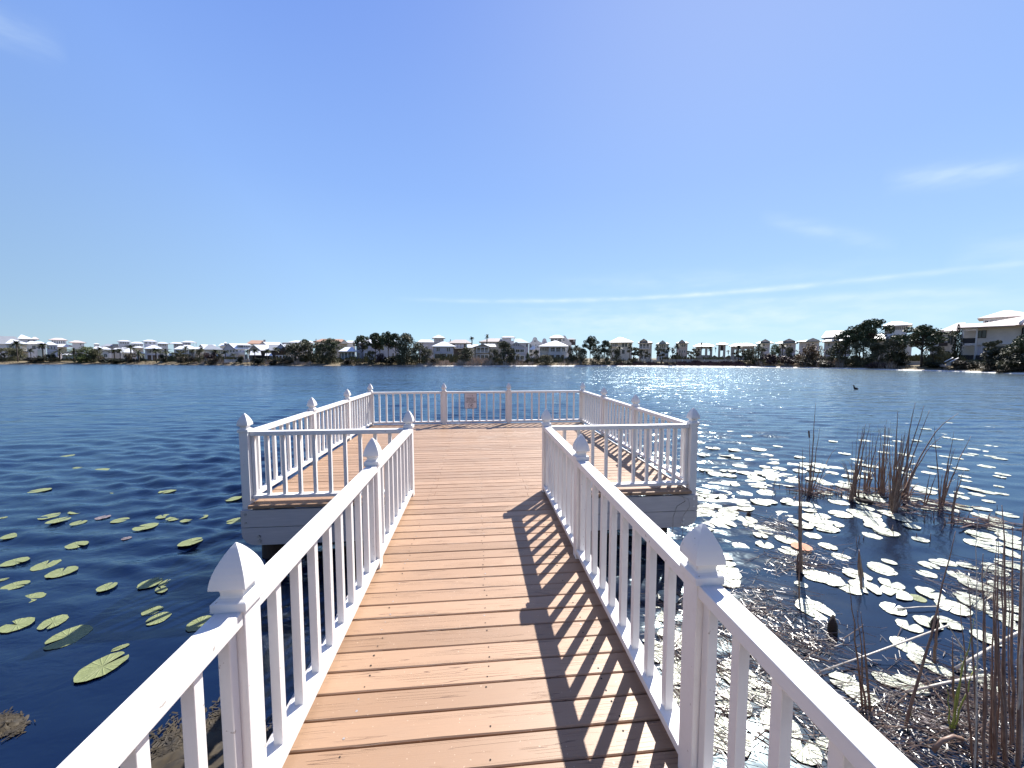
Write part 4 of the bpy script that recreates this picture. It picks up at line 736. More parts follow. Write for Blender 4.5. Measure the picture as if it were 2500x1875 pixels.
def leaves(clumps, n, size, seed, flat=.0):
    rr = random.Random(seed); V = []; F = []; tot = sum(c[3]*c[4] for c in clumps)
    for (x, y, z, rx, rz) in clumps:
        k = int(n*rx*rz/tot)
        for i in range(k):
            while 1:
                a, b_, c = rr.uniform(-1, 1), rr.uniform(-1, 1), rr.uniform(-1, 1); q = a*a+b_*b_+c*c
                if .12 < q < 1 and rr.random() < q*.7+.3: break
            p = Vector((x+a*rx, y+b_*rx, z+c*rz)); s_ = size*rr.uniform(.6, 1.5)
            d1 = Vector((rr.uniform(-1, 1), rr.uniform(-1, 1), rr.uniform(-1, 1)*(1-flat))).normalized(); d2 = d1.cross(Vector((rr.uniform(-1, 1), rr.uniform(-1, 1), rr.uniform(-1, 1)))).normalized()
            b0 = len(V); V += [tuple(p-d1*s_), tuple(p+d2*s_*.55), tuple(p+d1*s_), tuple(p-d2*s_*.55)]; F.append((b0, b0+1, b0+2, b0+3))
    return V, F
PROTO = {}
def proto(kind, var):
    """unit tree: width 1, height 1, base at the origin -> list of (part name, mesh)"""
    key = (kind, var)
    if key in PROTO: return PROTO[key]
    rr = random.Random(hash(kind) % 7+var*13+sum(map(ord, kind))); out = []; tb = MB(); cl = []; n = 1500; size = .022; lm = LF['oak']; flat = 0
    if kind == 'pine':                                   # open umbrella crown, limbs visible
        lm = LF['pine']; n = 4600; size = .019; flat = .4
        tb.tube([(0, 0, 0), (.012, 0, .4), (-.01, .01, .72), (0, 0, .9)], [.022, .018, .013, .006], 6)
        for i in range(34):
            t = rr.uniform(.22, 1) ** .8; a = rr.uniform(0, 6.28); rad = rr.uniform(.12, .46)*math.sqrt(max(0.05, 1-((t-.55)/.5)**2)); z = .34+.58*t
            x, y = rad*math.cos(a), rad*math.sin(a); s_ = rr.uniform(.075, .13); cl.append((x, y, z, s_, s_*.55)); tb.tube([(0, 0, z-.16), (x*.5, y*.5, z-.08), (x, y, z-.02)], [.009, .006, .003], 4)
        cl.append((0, 0, .93, .12, .06))
    elif kind in ('oak', 'bright', 'black'):             # dense, rounded, foliage nearly to the ground
        lm = LF[kind]; n = 5200; size = .021
        tb.tube([(0, 0, 0), (.02, 0, .3), (0, .02, .6)], [.03, .022, .01], 6)
        for i in range(40):
            z = rr.uniform(.06, .90); a = rr.uniform(0, 6.28); R_ = .40*math.sqrt(max(.05, 1-((z-.42)/.56)**2)); rad = R_*rr.uniform(.3, 1.05); s_ = rr.uniform(.09, .16)
            cl.append((rad*math.cos(a), rad*math.sin(a), z, s_, s_*.8))
            if i % 3 == 0: tb.tube([(0, 0, z*.5), (rad*math.cos(a)*.8, rad*math.sin(a)*.8, z)], [.014, .004], 4)
    elif kind == 'open':                                 # small leaning shore tree with bare twisted stems
        lm = LF['oak']; n = 2600; size = .024
        for q in range(3):
            a = rr.uniform(0, 6.28); tx, ty = .2*math.cos(a), .2*math.sin(a); tb.tube([(0, 0, 0), (tx*.4, ty*.4, .25), (tx, ty, .5), (tx*1.5, ty*1.5, .7)], [.03, .022, .015, .006], 5)
        for i in range(16): a = rr.uniform(0, 6.28); rad = rr.uniform(.05, .42); s_ = rr.uniform(.08, .13); cl.append((rad*math.cos(a), rad*math.sin(a), rr.uniform(.5, .92), s_, s_*.6))
    elif kind in ('bush', 'purple', 'darkbush'):
        lm = LF['black'] if kind == 'darkbush' else LF[kind]; n = 2400; size = .033
        tb.tube([(0, 0, 0), (.02, 0, .4)], [.03, .01], 5)
        for i in range(15): a = rr.uniform(0, 6.28); rad = rr.uniform(.05, .36); z = rr.uniform(.15, .78); s_ = rr.uniform(.12, .2); cl.append((rad*math.cos(a), rad*math.sin(a), z, s_, s_))
    elif kind == 'willow':
        lm = LF['willow']; n = 2600; size = .018
        for q in range(60):
            a = rr.uniform(0, 6.28); e = rr.uniform(.05, .5); h_ = rr.uniform(.6, 1.0)*math.sqrt(max(.1, 1-(e/.56)**2)); tb.tube([(0, 0, 0), (e*.4*math.cos(a), e*.4*math.sin(a), h_*.5), (e*math.cos(a), e*math.sin(a), h_)], [.012, .008, .003], 3)
            cl.append((e*.9*math.cos(a), e*.9*math.sin(a), h_*.86, .07, .09))
    elif kind == 'cypress':
        lm = LF['black']; n = 2200; size = .03
        tb.tube([(0, 0, 0), (0, 0, .5)], [.1, .05], 5)
        for i in range(26): z = i/26*.94+.04; w = .42*min(1, (1-z)*2.4+.1)*min(1, z*8+.4); cl.append((rr.uniform(-.04, .04), rr.uniform(-.04, .04), z, w, .06))
    if kind in ('sabal', 'date', 'fan'):
        H0 = {'sabal': .80, 'date': .62, 'fan': .90}[kind]; b = MB()
        tb.tube([(0, 0, 0), (.02, .01, H0*.5), (0, 0, H0)], {'sabal': [.045, .038, .04], 'date': [.05, .045, .055], 'fan': [.02, .016, .018]}[kind], 7)
        nf = {'sabal': 46, 'date': 46, 'fan': 40}[kind]; L0 = {'sabal': .42, 'date': .52, 'fan': .36}[kind]
        zf = {'sabal': .5, 'date': .72, 'fan': .32}[kind]          # vertical scale, since width and height are scaled apart
        for i in range(nf):
            a = rr.uniform(0, 6.28); e = rr.uniform(-.55, 1.35); L = L0*rr.uniform(.8, 1.1); pts = []
            for q in range(7):
                t = q/6; ee = e-1.3*t*t*(1.0 if kind != 'fan' else .7); 
                r_ = L*t*math.cos(e*.8); z_ = L*t*math.sin(e)*zf-.35*L*t*t*zf*(1.4 if kind == 'date' else 1)
                pts.append(Vector((r_*math.cos(a), r_*math.sin(a), H0+.02+z_)))
            side = Vector((-math.sin(a), math.cos(a), 0))
            for q in range(1, 7):
                w = (.055 if kind == 'date' else .10)*(1.0-abs(q/6-.55)*.9)
                for sgn in (-1, 1):
                    p0 = pts[q]; tip = p0+side*sgn*w+(pts[q]-pts[q-1])*.9+Vector((0, 0, -w*.45*zf)); b.poly([pts[q-1], p0, tip])
            b.tube([pts[0], pts[3], pts[6]], [.006, .004, .002], 3)
        if kind == 'fan':
            for i in range(70): a = rr.uniform(0, 6.28); z = H0-rr.uniform(.0, .22); b.poly([(0.015*math.cos(a), .015*math.sin(a), z+.03), (.09*math.cos(a+.3), .09*math.sin(a+.3), z-.06), (.10*math.cos(a-.2), .10*math.sin(a-.2), z-.07)], 1)
        out = [('trunk', tb.mesh('trunk', BARK)), ('crown', b.mesh('crown', [LF['palm'], LF['bush']]))]
    else:
        V, F = leaves(cl, n, size, rr.randint(0, 9999), flat); me = bpy.data.meshes.new('crown'); me.from_pydata(V, [], F); me.materials.append(lm); me.update()
        out = [('trunk', tb.mesh('trunk', BARK)), ('crown', me)]
    PROTO[key] = out; return out
GRP = dict(pine='pines on the far shore', oak='broadleaf trees on the far shore', bright='broadleaf trees on the far shore', black='dark trees on the far shore', open='small open shore trees', bush='shore bushes', purple='shore bushes', darkbush='shore bushes',
           willow=None, cypress=None, sabal='sabal palms on the far shore', date='date palms on the far shore', fan='tall fan palms')
NM = dict(pine='pine_tree', oak='oak_tree', bright='broadleaf_tree', black='dark_tree', open='shore_tree', bush='bush', purple='bush', darkbush='bush', willow='willow_bush', cypress='cypress_tree', sabal='sabal_palm', date='date_palm', fan='fan_palm')
CT = dict(bush='bush', purple='bush', darkbush='bush', willow='bush', sabal='palm tree', date='palm tree', fan='palm tree')
def tree(kind, u0, u1, vt, vb, label, dD=8):
    uc = (u0+u1)/2; Dt = SD(uc)+dD; p = at(uc, vb, Dt); zt = zw(vt, Dt)
    gz = float(ground_z(dD*1.0)); zb = min(p.z, gz) if dD < 60 else p.z
    zb = min(zb, gz); w = (u1-u0)/FPX*Dt; h_ = zt-zb; v_ = TCNT.get(kind, 0) % 3; TCNT[kind] = TCNT.get(kind, 0)+1
    o = empty(NM[kind], (p.x, p.y, zb), R.uniform(0, 6.28), label, CT.get(kind, 'tree'), GRP[kind])
    o.scale = (w*1.02, w*1.02, h_)
    for nm, me in proto(kind, v_): link(nm, me, o)
    return o
TCNT = {}
T = [
('oak', -14, 36, 847, 884, 'dense rounded tree at the left edge of the far shore'), ('oak', 30, 62, 850, 882, 'reddish brown rounded tree right of the tree at the left edge'),
('sabal', 32, 56, 828, 880, 'sabal palm standing before the white hipped porch roof', 5), ('sabal', 91, 121, 835, 879, 'slender sabal palm before the green shuttered house', 5),
('sabal', 68, 84, 848, 878, 'short sabal palm left of the green shuttered house', 4), ('bush', 60, 92, 870, 885, 'low rounded bush under the short sabal palm', 3),
('darkbush', 108, 140, 861, 882, 'dark bush before the white garden wall', 4), ('darkbush', 84, 110, 872, 884, 'low dark bush at the foot of the green shutters', 3),
('date', 128, 163, 842, 880, 'left date palm, spreading over the white garden wall', 6), ('date', 163, 199, 842, 881, 'right date palm beside the small pavilion', 6),
('bright', 184, 238, 843, 886, 'largest palm thicket like tree, left part of the shore', 4), ('oak', 214, 244, 850, 885, 'tree merging into the right of the large thicket', 4),
('bush', 236, 262, 866, 886, 'bush below the arched chapel', 2), ('sabal', 236, 256, 845, 880, 'sabal palm left of the arched chapel', 6),
('sabal', 266, 294, 851, 882, 'broad low sabal palm right of the arched chapel', 6), ('darkbush', 256, 316, 873, 887, 'long low dark hedge like bush in the left part of the shore', 2),
('sabal', 283, 305, 848, 878, 'palm between the low chapel and the tall palm cluster', 7), ('sabal', 304, 338, 839, 880, 'tallest dark palm cluster below the four window tower', 6), ('date', 326, 352, 846, 882, 'brownish date palm before the pool cabana', 4),
('bush', 300, 332, 860, 883, 'tangled bush under the tallest palm cluster', 3), ('sabal', 368, 396, 848, 882, 'palm before the dark porch of the three windowed tower house', 4), ('date', 392, 422, 842, 880, 'feathery palm right of the three windowed tower house', 6),
('darkbush', 390, 408, 862, 882, 'dark upright bush left of the garden house', 4), ('open', 420, 452, 855, 884, 'bare stemmed leaning tree right of the garden house', 3), ('sabal', 446, 462, 842, 870, 'small dark palm before the wide white roofs', 10),
('sabal', 460, 480, 850, 878, 'round headed palm right of the wide white roofs', 6), ('bush', 436, 482, 866, 886, 'broad brown bush on the shore, left of the palm grove', 2), ('oak', 478, 502, 850, 884, 'dark tree left of the purple brown tree', 5),
('purple', 496, 528, 856, 884, 'purple brown tree under the grey roof', 4), ('sabal', 486, 500, 845, 876, 'dark palm against the cream wall', 7), ('sabal', 512, 538, 851, 880, 'palm before the two fold grey roof', 6), ('sabal', 528, 546, 862, 884, 'low palm beside the small outbuilding', 4),
('bush', 500, 540, 872, 887, 'pale tangled brush on the shore under the grey roof', 1.5), ('sabal', 540, 562, 854, 882, 'palm at the left foot of the lavender gable', 5), ('sabal', 560, 580, 861, 882, 'low palm at the right foot of the lavender gable', 5), ('darkbush', 576, 596, 868, 882, 'dark clipped bush before the white bay', 4),
('sabal', 596, 612, 852, 880, 'palm left of the dark shingled house', 6), ('sabal', 612, 634, 849, 880, 'pair like palm head in front of the steep white roof', 6), ('sabal', 642, 662, 850, 884, 'palm right of the dark shingled house', 5), ('sabal', 664, 684, 845, 882, 'palm in front of the small peaked gable', 5),
('darkbush', 618, 646, 872, 886, 'dark mound of bush below the dark shingled house', 2), ('bush', 648, 686, 876, 888, 'pale brush at the water below the dark houses', 1), ('bush', 680, 716, 872, 888, 'pale reedy brush left of the big oaks', 1.5),
('oak', 690, 752, 836, 887, 'broad oak at the left of the central woodland', 6), ('oak', 728, 790, 830, 888, 'taller oak with a small raised top, left of the spreading pine', 9), ('pine', 728, 762, 827, 870, 'small pine top poking above the oaks', 10),
('oak', 768, 806, 846, 888, 'dark oak between the two pines of the woodland', 5), ('pine', 780, 834, 824.5, 890, 'spreading pine standing apart, left of the ribbed roof pavilion', 6), ('oak', 790, 832, 848, 889, 'dark undergrowth tree beneath the spreading pine', 5),
('oak', 828, 860, 842, 880, 'yellowish tree behind the ribbed roof pavilion', 22), ('bush', 830, 870, 876, 888, 'low bush before the ribbed roof pavilion', 2.5),
('pine', 864, 906, 817, 888, 'thin pine on the left of the tall pine group', 5), ('pine', 894, 942, 811, 889, 'tall pine with a flat crown, second of the group', 6), ('pine', 926, 972, 807.5, 889, 'tallest pine of the central group', 6), ('pine', 905, 950, 818, 886, 'pine filling the middle of the group', 9), ('pine', 948, 985, 812, 888, 'pine at the right of the group against the dense tree', 8),
('oak', 895, 922, 855, 888, 'dark tree under the second pine', 4), ('purple', 914, 944, 858, 888, 'reddish brown bush under the tall pines', 3), ('darkbush', 930, 976, 866, 889, 'dark undergrowth at the foot of the tall pines', 3),
('oak', 964, 1024, 812, 889, 'largest dense tree, right of the pine group', 5), ('oak', 1000, 1048, 832, 889, 'dense tree stepping down towards the grey tower house', 5), ('oak', 1024, 1060, 850, 889, 'low bushy tree just left of the grey tower house', 4), ('oak', 966, 1000, 845, 889, 'dark tree in front of the largest dense tree', 3),
('bush', 1044, 1076, 872, 890, 'brush before the left bays of the two pair window house', 2), ('oak', 1112, 1160, 846, 886, 'dark glossy tree between the two lake houses in the centre', 5), ('cypress', 1137, 1143, 835, 872, 'thin dark conifer spike above the glossy tree', 7),
('fan', 1144, 1161, 820, 872, 'left tall fan palm with a brown skirt against the sky', 20), ('fan', 1181, 1197, 814.5, 874, 'right tall fan palm with a brown skirt against the sky', 26),
('oak', 1190, 1222, 850, 886, 'dark tree hiding the right of the low gabled porch house', 4), ('oak', 1205, 1256, 832, 889, 'large grey green tree left of the three attic window house', 4), ('oak', 1236, 1262, 848, 888, 'round tree overlapping the attic window house', 3.5),
('sabal', 1248, 1262, 862, 886, 'left of two small palms before the attic window house', 2.5), ('sabal', 1258, 1272, 862, 886, 'right of two small palms before the attic window house', 2.5), ('bright', 1282, 1293, 859, 880, 'small yellow green tree left of the dutch gable', 6),
('sabal', 1290, 1304, 862, 884, 'small palm at the foot of the dutch gable', 6), ('sabal', 1298, 1312, 856, 882, 'second palm before the dutch gable', 7), ('oak', 1304, 1318, 852, 884, 'narrow dark tree at the left corner of the loggia house', 6), ('darkbush', 1282, 1294, 875, 886, 'small dark clipped bush at the waterside lawn', 4),
('oak', 1312, 1354, 866, 889, 'broad dark shrub before the loggia house', 3), ('darkbush', 1382, 1392, 882, 889, 'tiny dark bush by the boathouse', 2), ('oak', 1384, 1400, 842, 872, 'dark tree against the right wall of the loggia house', 12), ('sabal', 1396, 1420, 840, 876, 'palm above the boathouse', 12),
('oak', 1392, 1424, 846, 884, 'grey green tree behind the pergola', 9), ('pine', 1418, 1462, 819, 889, 'tall dark pine right of the pergola', 4), ('oak', 1408, 1440, 850, 889, 'dense tree at the left foot of the tall dark pine', 4), ('oak', 1438, 1470, 842, 890, 'tree right behind the tall dark pine', 5),
('pine', 1458, 1494, 829.5, 889, 'second dark pine, lower than its neighbour', 5), ('oak', 1462, 1500, 850, 890, 'bushy tree under the second dark pine', 4), ('oak', 1492, 1518, 852, 888, 'spreading shrub below the high pale hipped roof', 4),
('sabal', 1502, 1520, 843, 876, 'palm before the dark openings of the large tan house', 12), ('sabal', 1528, 1546, 838, 872, 'reddish palm at the right corner of the large tan house', 12), ('open', 1526, 1562, 847, 880, 'leaning umbrella shaped tree left of the narrow cream tower house', 8), ('open', 1548, 1576, 850, 880, 'tree with a bent trunk before the cream tower house', 8), ('open', 1572, 1592, 858, 876, 'small round topped tree before the cream tower house', 9),
('darkbush', 1520, 1544, 878, 888, 'black low hedge at the shore below the large tan house', 3), ('sabal', 1596, 1612, 838, 878, 'palm with drooping head left of the teal house', 10), ('open', 1600, 1632, 850, 884, 'dark leaning tree in front of the teal house', 6), ('sabal', 1622, 1640, 844, 884, 'palm between the teal and lavender grey houses', 6), ('sabal', 1634, 1650, 846, 886, 'slim palm left of the lavender grey house', 5), ('sabal', 1642, 1660, 836, 880, 'tall palm overlapping the lavender grey house', 9), ('open', 1640, 1660, 858, 886, 'thin stemmed tree under the tall palm', 4),
('open', 1672, 1710, 850, 886, 'rounded tree left of the open pavilions', 6), ('fan', 1706, 1719, 836, 878, 'palm above the left pavilion roof', 16), ('sabal', 1727, 1739, 844, 878, 'palm by the pillars of the left pavilion', 14), ('fan', 1743, 1749, 847, 878, 'thin wind bent palm left of the narrow tower pavilion', 12), ('fan', 1771, 1784, 854, 878, 'small palm right of the narrow tower pavilion', 12),
('sabal', 1792, 1812, 840, 884, 'dark palm before the right pavilion', 8), ('open', 1786, 1822, 854, 886, 'low spreading tree under the right pavilion', 6), ('oak', 1816, 1850, 848, 888, 'grey brown tree at the right end of the right pavilion', 5), ('sabal', 1840, 1862, 836, 880, 'palm with a dark round head left of the lavender grey gable', 9), ('oak', 1838, 1872, 846, 889, 'dense dark tree below the lavender grey gable', 5),
('bright', 1876, 1906, 838, 882, 'yellow green tree, brightest on the right shore', 8), ('sabal', 1898, 1920, 836, 884, 'palm right of the yellow green tree', 7), ('oak', 1912, 1942, 846, 888, 'dark scrubby tree left of the willow', 5), ('purple', 1860, 1900, 862, 890, 'purple grey brush on the right shore', 3), ('purple', 1896, 1944, 866, 892, 'reddish brush left of the willow', 2.5),
('willow', 1938, 2014, 835, 891, 'rounded orange brown bare willow', 5), ('bush', 1944, 1990, 872, 894, 'grey brush at the foot of the willow', 2), ('bush', 1990, 2040, 874, 897, 'grey brush before the retaining wall', 2),
('pine', 2034, 2092, 804, 896, 'lowest pine on the left of the domed pine group', 5), ('pine', 2058, 2120, 792, 898, 'second pine of the domed group', 5), ('pine', 2092, 2162, 775.5, 898, 'tallest pine, crowning the domed group', 6), ('pine', 2078, 2134, 786, 896, 'middle pine of the domed group', 8), ('oak', 2020, 2080, 836, 897, 'dark tree at the left foot of the domed pines', 3.5), ('oak', 2066, 2128, 830, 899, 'darkest tree under the domed pines', 3.5), ('oak', 2110, 2160, 836, 899, 'dark tree at the right foot of the domed pines', 4), ('oak', 2150, 2200, 818, 896, 'reddish green tree between the domed pines and the round pine', 5), ('black', 2170, 2216, 856, 892, 'black shaded tree left of the round pine trunk', 5),
('purple', 2120, 2168, 882, 902, 'reddish reedy brush at the water under the dark pines', 1.5), ('pine', 2194, 2304, 791, 901, 'round crowned pine with a straight dark trunk', 3.5), ('pine', 2214, 2282, 800, 880, 'inner crown of pine behind the round crowned one', 7), ('oak', 2252, 2300, 842, 896, 'grey tree at the right of the round pine trunk', 4), ('darkbush', 2256, 2298, 882, 902, 'dark clipped shrub beside the pale boulder', 2.5),
('cypress', 2324, 2346, 790, 880, 'narrow black cypress column before the stucco house', 6), ('bush', 2318, 2372, 876, 904, 'rounded grey green shrub below the stucco house balconies', 2), ('darkbush', 2364, 2394, 880, 903, 'dark hedge under the lower balcony', 3), ('bush', 2332, 2360, 880, 902, 'small mound shrub beside the white handrails', 3),
('open', 2390, 2440, 828, 904, 'thin grey leaved tree before the stucco wall', 3), ('black', 2404, 2470, 850, 908, 'wide black shaded tree at the right edge shore', 3), ('oak', 2436, 2520, 846, 910, 'broad pale leaved shrub at the right edge', 2.5), ('black', 2450, 2540, 866, 912, 'black mass of shrub at the lower right of the shore', 2), ('pine', 2472, 2540, 812, 905, 'ragged tree leaning in at the right edge', 3), ('bush', 2390, 2440, 890, 910, 'low leafy shrub by the water at right', 1.5), ('bush', 2440, 2510, 892, 914, 'low leafy shrub by the water at the far right', 1.2),
('oak', 2540, 2640, 800, 925, 'large tree beyond the right edge', 6), ('oak', -90, -20, 840, 884, 'large tree beyond the left edge', 6)]
for t in T: tree(*t)
# pale boulder
b = MB(); rr = random.Random(5); ico = []
for j in range(7):
    for i in range(10):
        a = 2*math.pi*i/10; e_ = j/6*math.pi/2; r_ = 1+rr.uniform(-.12, .12); b.v.append((r_*math.cos(a)*math.cos(e_)*.75, r_*math.sin(a)*math.cos(e_)*.5, .55*math.sin(e_)*r_-.05))
for j in range(6):
    for i in range(10): i2 = (i+1) % 10; b.face([j*10+i, j*10+i2, (j+1)*10+i2, (j+1)*10+i])
o = b.obj('boulder', mat('pale_rock', (.5, .48, .46), .9, .2, 2)); p = at(2298, 894, SD(2298)+4); o.location = p; setp(o, 'pale rounded boulder at the foot of the garden steps', 'boulder')
# shoreline brush and reeds: uncountable
def HM(u, s_): return max(.25, .72+.38*math.sin(u*.021+s_)+.3*math.sin(u*.057+2*s_)+.25*math.sin(u*.173+s_)+.2*math.sin(u*.41))
def brush(name, label, spans, m, n, hmin, hmax, seed, d0=1.0, d1=7.0, wid=.05):
    rr = random.Random(seed); V = []; F = []
    tot = sum((c-a)*w for a, c, w in spans)
    for a, c, w in spans:
        for i in range(int(n*(c-a)*w/tot)):
            u = rr.uniform(a, c); dd = rr.uniform(d0, d1); Dt = SD(u)+dd; q = at(u, 880, Dt); z = float(ground_z(dd))-.05
            for k in range(3):
                hgt = rr.uniform(hmin, hmax)*HM(u, seed); x = q.x+rr.gauss(0, .25); y = q.y+rr.gauss(0, .25); lx, ly = rr.gauss(0, .22)*hgt, rr.gauss(0, .22)*hgt; ww = wid*rr.uniform(.6, 1.6); an = rr.uniform(-.9, .9)
                b0 = len(V); V += [(x-ww*math.cos(an), y-ww*math.sin(an), z), (x+ww*math.cos(an), y+ww*math.sin(an), z), (x+lx+ww*.5, y+ly, z+hgt), (x+lx-ww*.5, y+ly, z+hgt*.97)]; F.append((b0, b0+1, b0+2, b0+3))
    me = bpy.data.meshes.new(name); me.from_pydata(V, [], F); me.materials.append(m); me.update(); return setp(link(name, me), label, 'grass' if 'reed' not in name else 'reeds', kind='stuff')
brush('shore_grass', 'brown dry grass fringing the whole far shore', [(-80, 1000, 1.0), (1000, 2600, .8)], LF['bush'], 7000, .15, .6, 1, .8, 9)
brush('shore_reeds', 'tall pale dry reeds along the middle of the far shore', [(1020, 1200, 1.6), (1200, 1300, .4), (690, 760, .9), (1300, 1420, .15), (1850, 2060, .7), (470, 560, .6), (648, 700, .6), (2120, 2190, .5)], LF['reed'], 3000, .6, 1.7, 2, .8, 5.5, .04)
brush('shore_scrub', 'low dark reddish scrub at the right centre shore', [(1500, 1860, 1.0)], LF['purple'], 2600, .3, .9, 3, 1.2, 6.5, .07)
brush('garden_shrubbery', 'dark green mixed shrubbery filling the gardens between the houses', [(-60, 1000, .9), (1000, 1420, .35), (1500, 1860, .25), (1850, 2560, .9)], LF['oak'], 9000, .6, 1.9, 4, 8, 15, .16)
# ------------------------------------------------------------------ LILY PADS
def padmat(name, c1, c2, rough, spec):
    m = bpy.data.materials.new(name); m.use_nodes = True; g = NG(m.node_tree); b = m.node_tree.nodes['Principled BSDF']
    tc = g.n('ShaderNodeTexCoord'); s = g.n('ShaderNodeSeparateXYZ', inp={0: tc.outputs['Object']}).outputs
    an = g.m('ARCTAN2', s[1], s[0]); oi = g.n('ShaderNodeObjectInfo').outputs['Random']
    vein = g.m('POWER', g.m('ABSOLUTE', g.m('COSINE', g.m('MULTIPLY', an, 9.0))), 14.0)
    v = g.n('ShaderNodeVectorMath', operation='ADD', inp={0: tc.outputs['Object'], 1: g.n('ShaderNodeCombineXYZ', inp={0: g.m('MULTIPLY', oi, 30.0), 1: 0.0, 2: 0.0}).outputs[0]}).outputs[0]
    nz = g.n('ShaderNodeTexNoise', inp={'Vector': v, 'Scale': 2.2, 'Detail': 6.0, 'Roughness': .65}).outputs[0]
    sp = g.n('ShaderNodeTexNoise', inp={'Vector': v, 'Scale': 12.0, 'Detail': 3.0}).outputs[0]
    c = g.mix(g.m('MULTIPLY_ADD', nz, 2.0, -.5, clamp=True), c2, c1); c = g.mix(g.m('MULTIPLY', vein, .13), c, tuple(min(1, x*1.35) for x in c1))
    c = g.mix(g.m('MULTIPLY', g.m('GREATER_THAN', sp, .68), .55), c, (.16, .12, .05)); c = g.mix(g.m('MULTIPLY', oi, .35), c, tuple(x*.75 for x in c1))
    g.link(c, b.inputs['Base Color']); b.inputs['Roughness'].default_value = rough; b.inputs['Specular IOR Level'].default_value = spec
    h = g.m('ADD', g.m('MULTIPLY', vein, .35), g.m('ADD', nz, g.m('MULTIPLY', sp, .25)))
    bm = g.n('ShaderNodeBump', inp={'Height': h, 'Strength': .7, 'Distance': .012}); g.link(bm.outputs[0], b.inputs['Normal'])
    return m
PADG = padmat('lily_green', (.22, .245, .105), (.15, .175, .07), .5, .4)
PADW = padmat('lily_glare_pale', (.40, .42, .33), (.28, .31, .20), .36, 1.0)  # sun glare on the right-hand pads is put into this paler base colour
PADP = padmat('lily_dull', (.20, .16, .17), (.12, .10, .10), .6, .4)
PADO = padmat('lily_orange', (.52, .20, .09), (.40, .15, .08), .55, .3)
def padmesh(seed, m, notch=.28, ragged=0.0, curl=.009):
    rr = random.Random(seed); n = 44; V = [(0.0, 0.0, .0)]; F = []; a0 = notch/2; ph = [rr.uniform(0, 6.28) for _ in range(5)]
    rings = (.35, .7, .93, 1.0)
    for q, r in enumerate(rings):
        for i in range(n):
            a = a0+(2*math.pi-2*a0)*i/(n-1); e = 1+.04*math.sin(2*a+ph[0])+.025*math.sin(5*a+ph[1])+.018*math.sin(11*a+ph[2])*(q > 1)+(rr.uniform(-1, 1)*ragged if q > 1 else 0)
            e -= .06*math.exp(-((min(a-a0, 2*math.pi-a0-a))/.12)**2)*(q > 1)
            z = curl*(math.sin(3*a+ph[3])*r*r+.8*math.sin(7*a+ph[4])*r**4)+(.012*r**8 if seed % 3 == 0 else 0); V.append((r*e*math.cos(a), r*e*math.sin(a), z))
    for i in range(n-1): F.append((0, 1+i, 2+i))
    for q in range(len(rings)-1):
        for i in range(n-1): a = 1+q*n+i; F.append((a, a+n, a+n+1, a+1))
    me = bpy.data.meshes.new('lily_pad'); me.from_pydata(V, [], F); me.materials.append(m); me.polygons.foreach_set('use_smooth', [True]*len(F)); me.update(); return me
MG = [padmesh(i, PADG, .22+.05*i, .006*(i % 3), .007) for i in range(5)]
MW = [padmesh(20+i, PADW, .10+.09*i, .010+.006*(i % 3), .016) for i in range(7)]
MP = [padmesh(40+i, PADP, .3, .03, .03) for i in range(2)]; MO = padmesh(50, PADO, .1, .02, .02)
RP = random.Random(11)
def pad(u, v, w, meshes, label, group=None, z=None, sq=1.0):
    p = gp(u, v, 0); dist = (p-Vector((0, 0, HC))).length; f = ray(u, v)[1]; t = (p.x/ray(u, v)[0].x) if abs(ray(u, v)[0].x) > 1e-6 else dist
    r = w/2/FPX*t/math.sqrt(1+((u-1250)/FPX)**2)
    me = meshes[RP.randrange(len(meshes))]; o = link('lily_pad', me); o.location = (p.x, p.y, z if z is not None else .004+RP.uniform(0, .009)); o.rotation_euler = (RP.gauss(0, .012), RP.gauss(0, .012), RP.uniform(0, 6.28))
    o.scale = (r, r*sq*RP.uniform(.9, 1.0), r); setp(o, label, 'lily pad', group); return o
k = 2.0114
LEFT = [(503, 1167, 270), (335, 1017, 250), (84, 962, 190), (262, 945, 172), (143, 830, 175), (305, 700, 175), (225, 663, 170), (76, 765, 150), (75, 650, 150), (8, 738, 80), (525, 775, 115), (737, 755, 135), (808, 752, 85), (792, 785, 100),
        (748, 890, 112), (778, 928, 132), (985, 953, 145), (937, 553, 125), (715, 478, 127), (378, 565, 130), (65, 520, 135), (288, 445, 130), (243, 425, 118), (385, 457, 95), (590, 445, 95), (865, 432, 105), (915, 447, 62), (990, 430, 66),
        (800, 425, 80), (1157, 448, 92), (1145, 337, 95), (395, 397, 130), (602, 357, 105), (895, 383, 80), (195, 297, 120), (585, 303, 90), (825, 300, 95), (480, 200, 120), (390, 180, 72), (200, 365, 80), (15, 432, 50), (510, 105, 110), (330, 128, 80), (590, 1070, 92)]
ORD = ['first', 'second', 'third', 'fourth', 'fifth', 'sixth', 'seventh', 'eighth', 'ninth', 'tenth', 'eleventh', 'twelfth']
rows = [(900, 9999, 'nearest row'), (690, 900, 'second nearest row'), (500, 690, 'third nearest row'), (390, 500, 'fourth nearest row'), (0, 390, 'farthest rippled row')]
for lo, hi, nm in rows:
    L_ = sorted([q for q in LEFT if lo <= q[1] < hi])
    for i, (x, y, w) in enumerate(L_):
        lab = f'yellow green lily pad, {ORD[i]} from the left in the {nm} beside the walkway'
        if w == 270: lab = 'largest bright yellow green lily pad, nearest one left of the walkway'
        if (x, y) == (985, 953): lab = 'yellow green lily pad touching the white finial at the left of the walkway'
        far = y < 390
        pad(x/k, 1050+y/k, w/k*(1.0), MG, lab, 'green lily pads left of the pier', z=-.012 if (far and i % 2) else None, sq=.62 if w < 101 and y > 700 else 1.0)
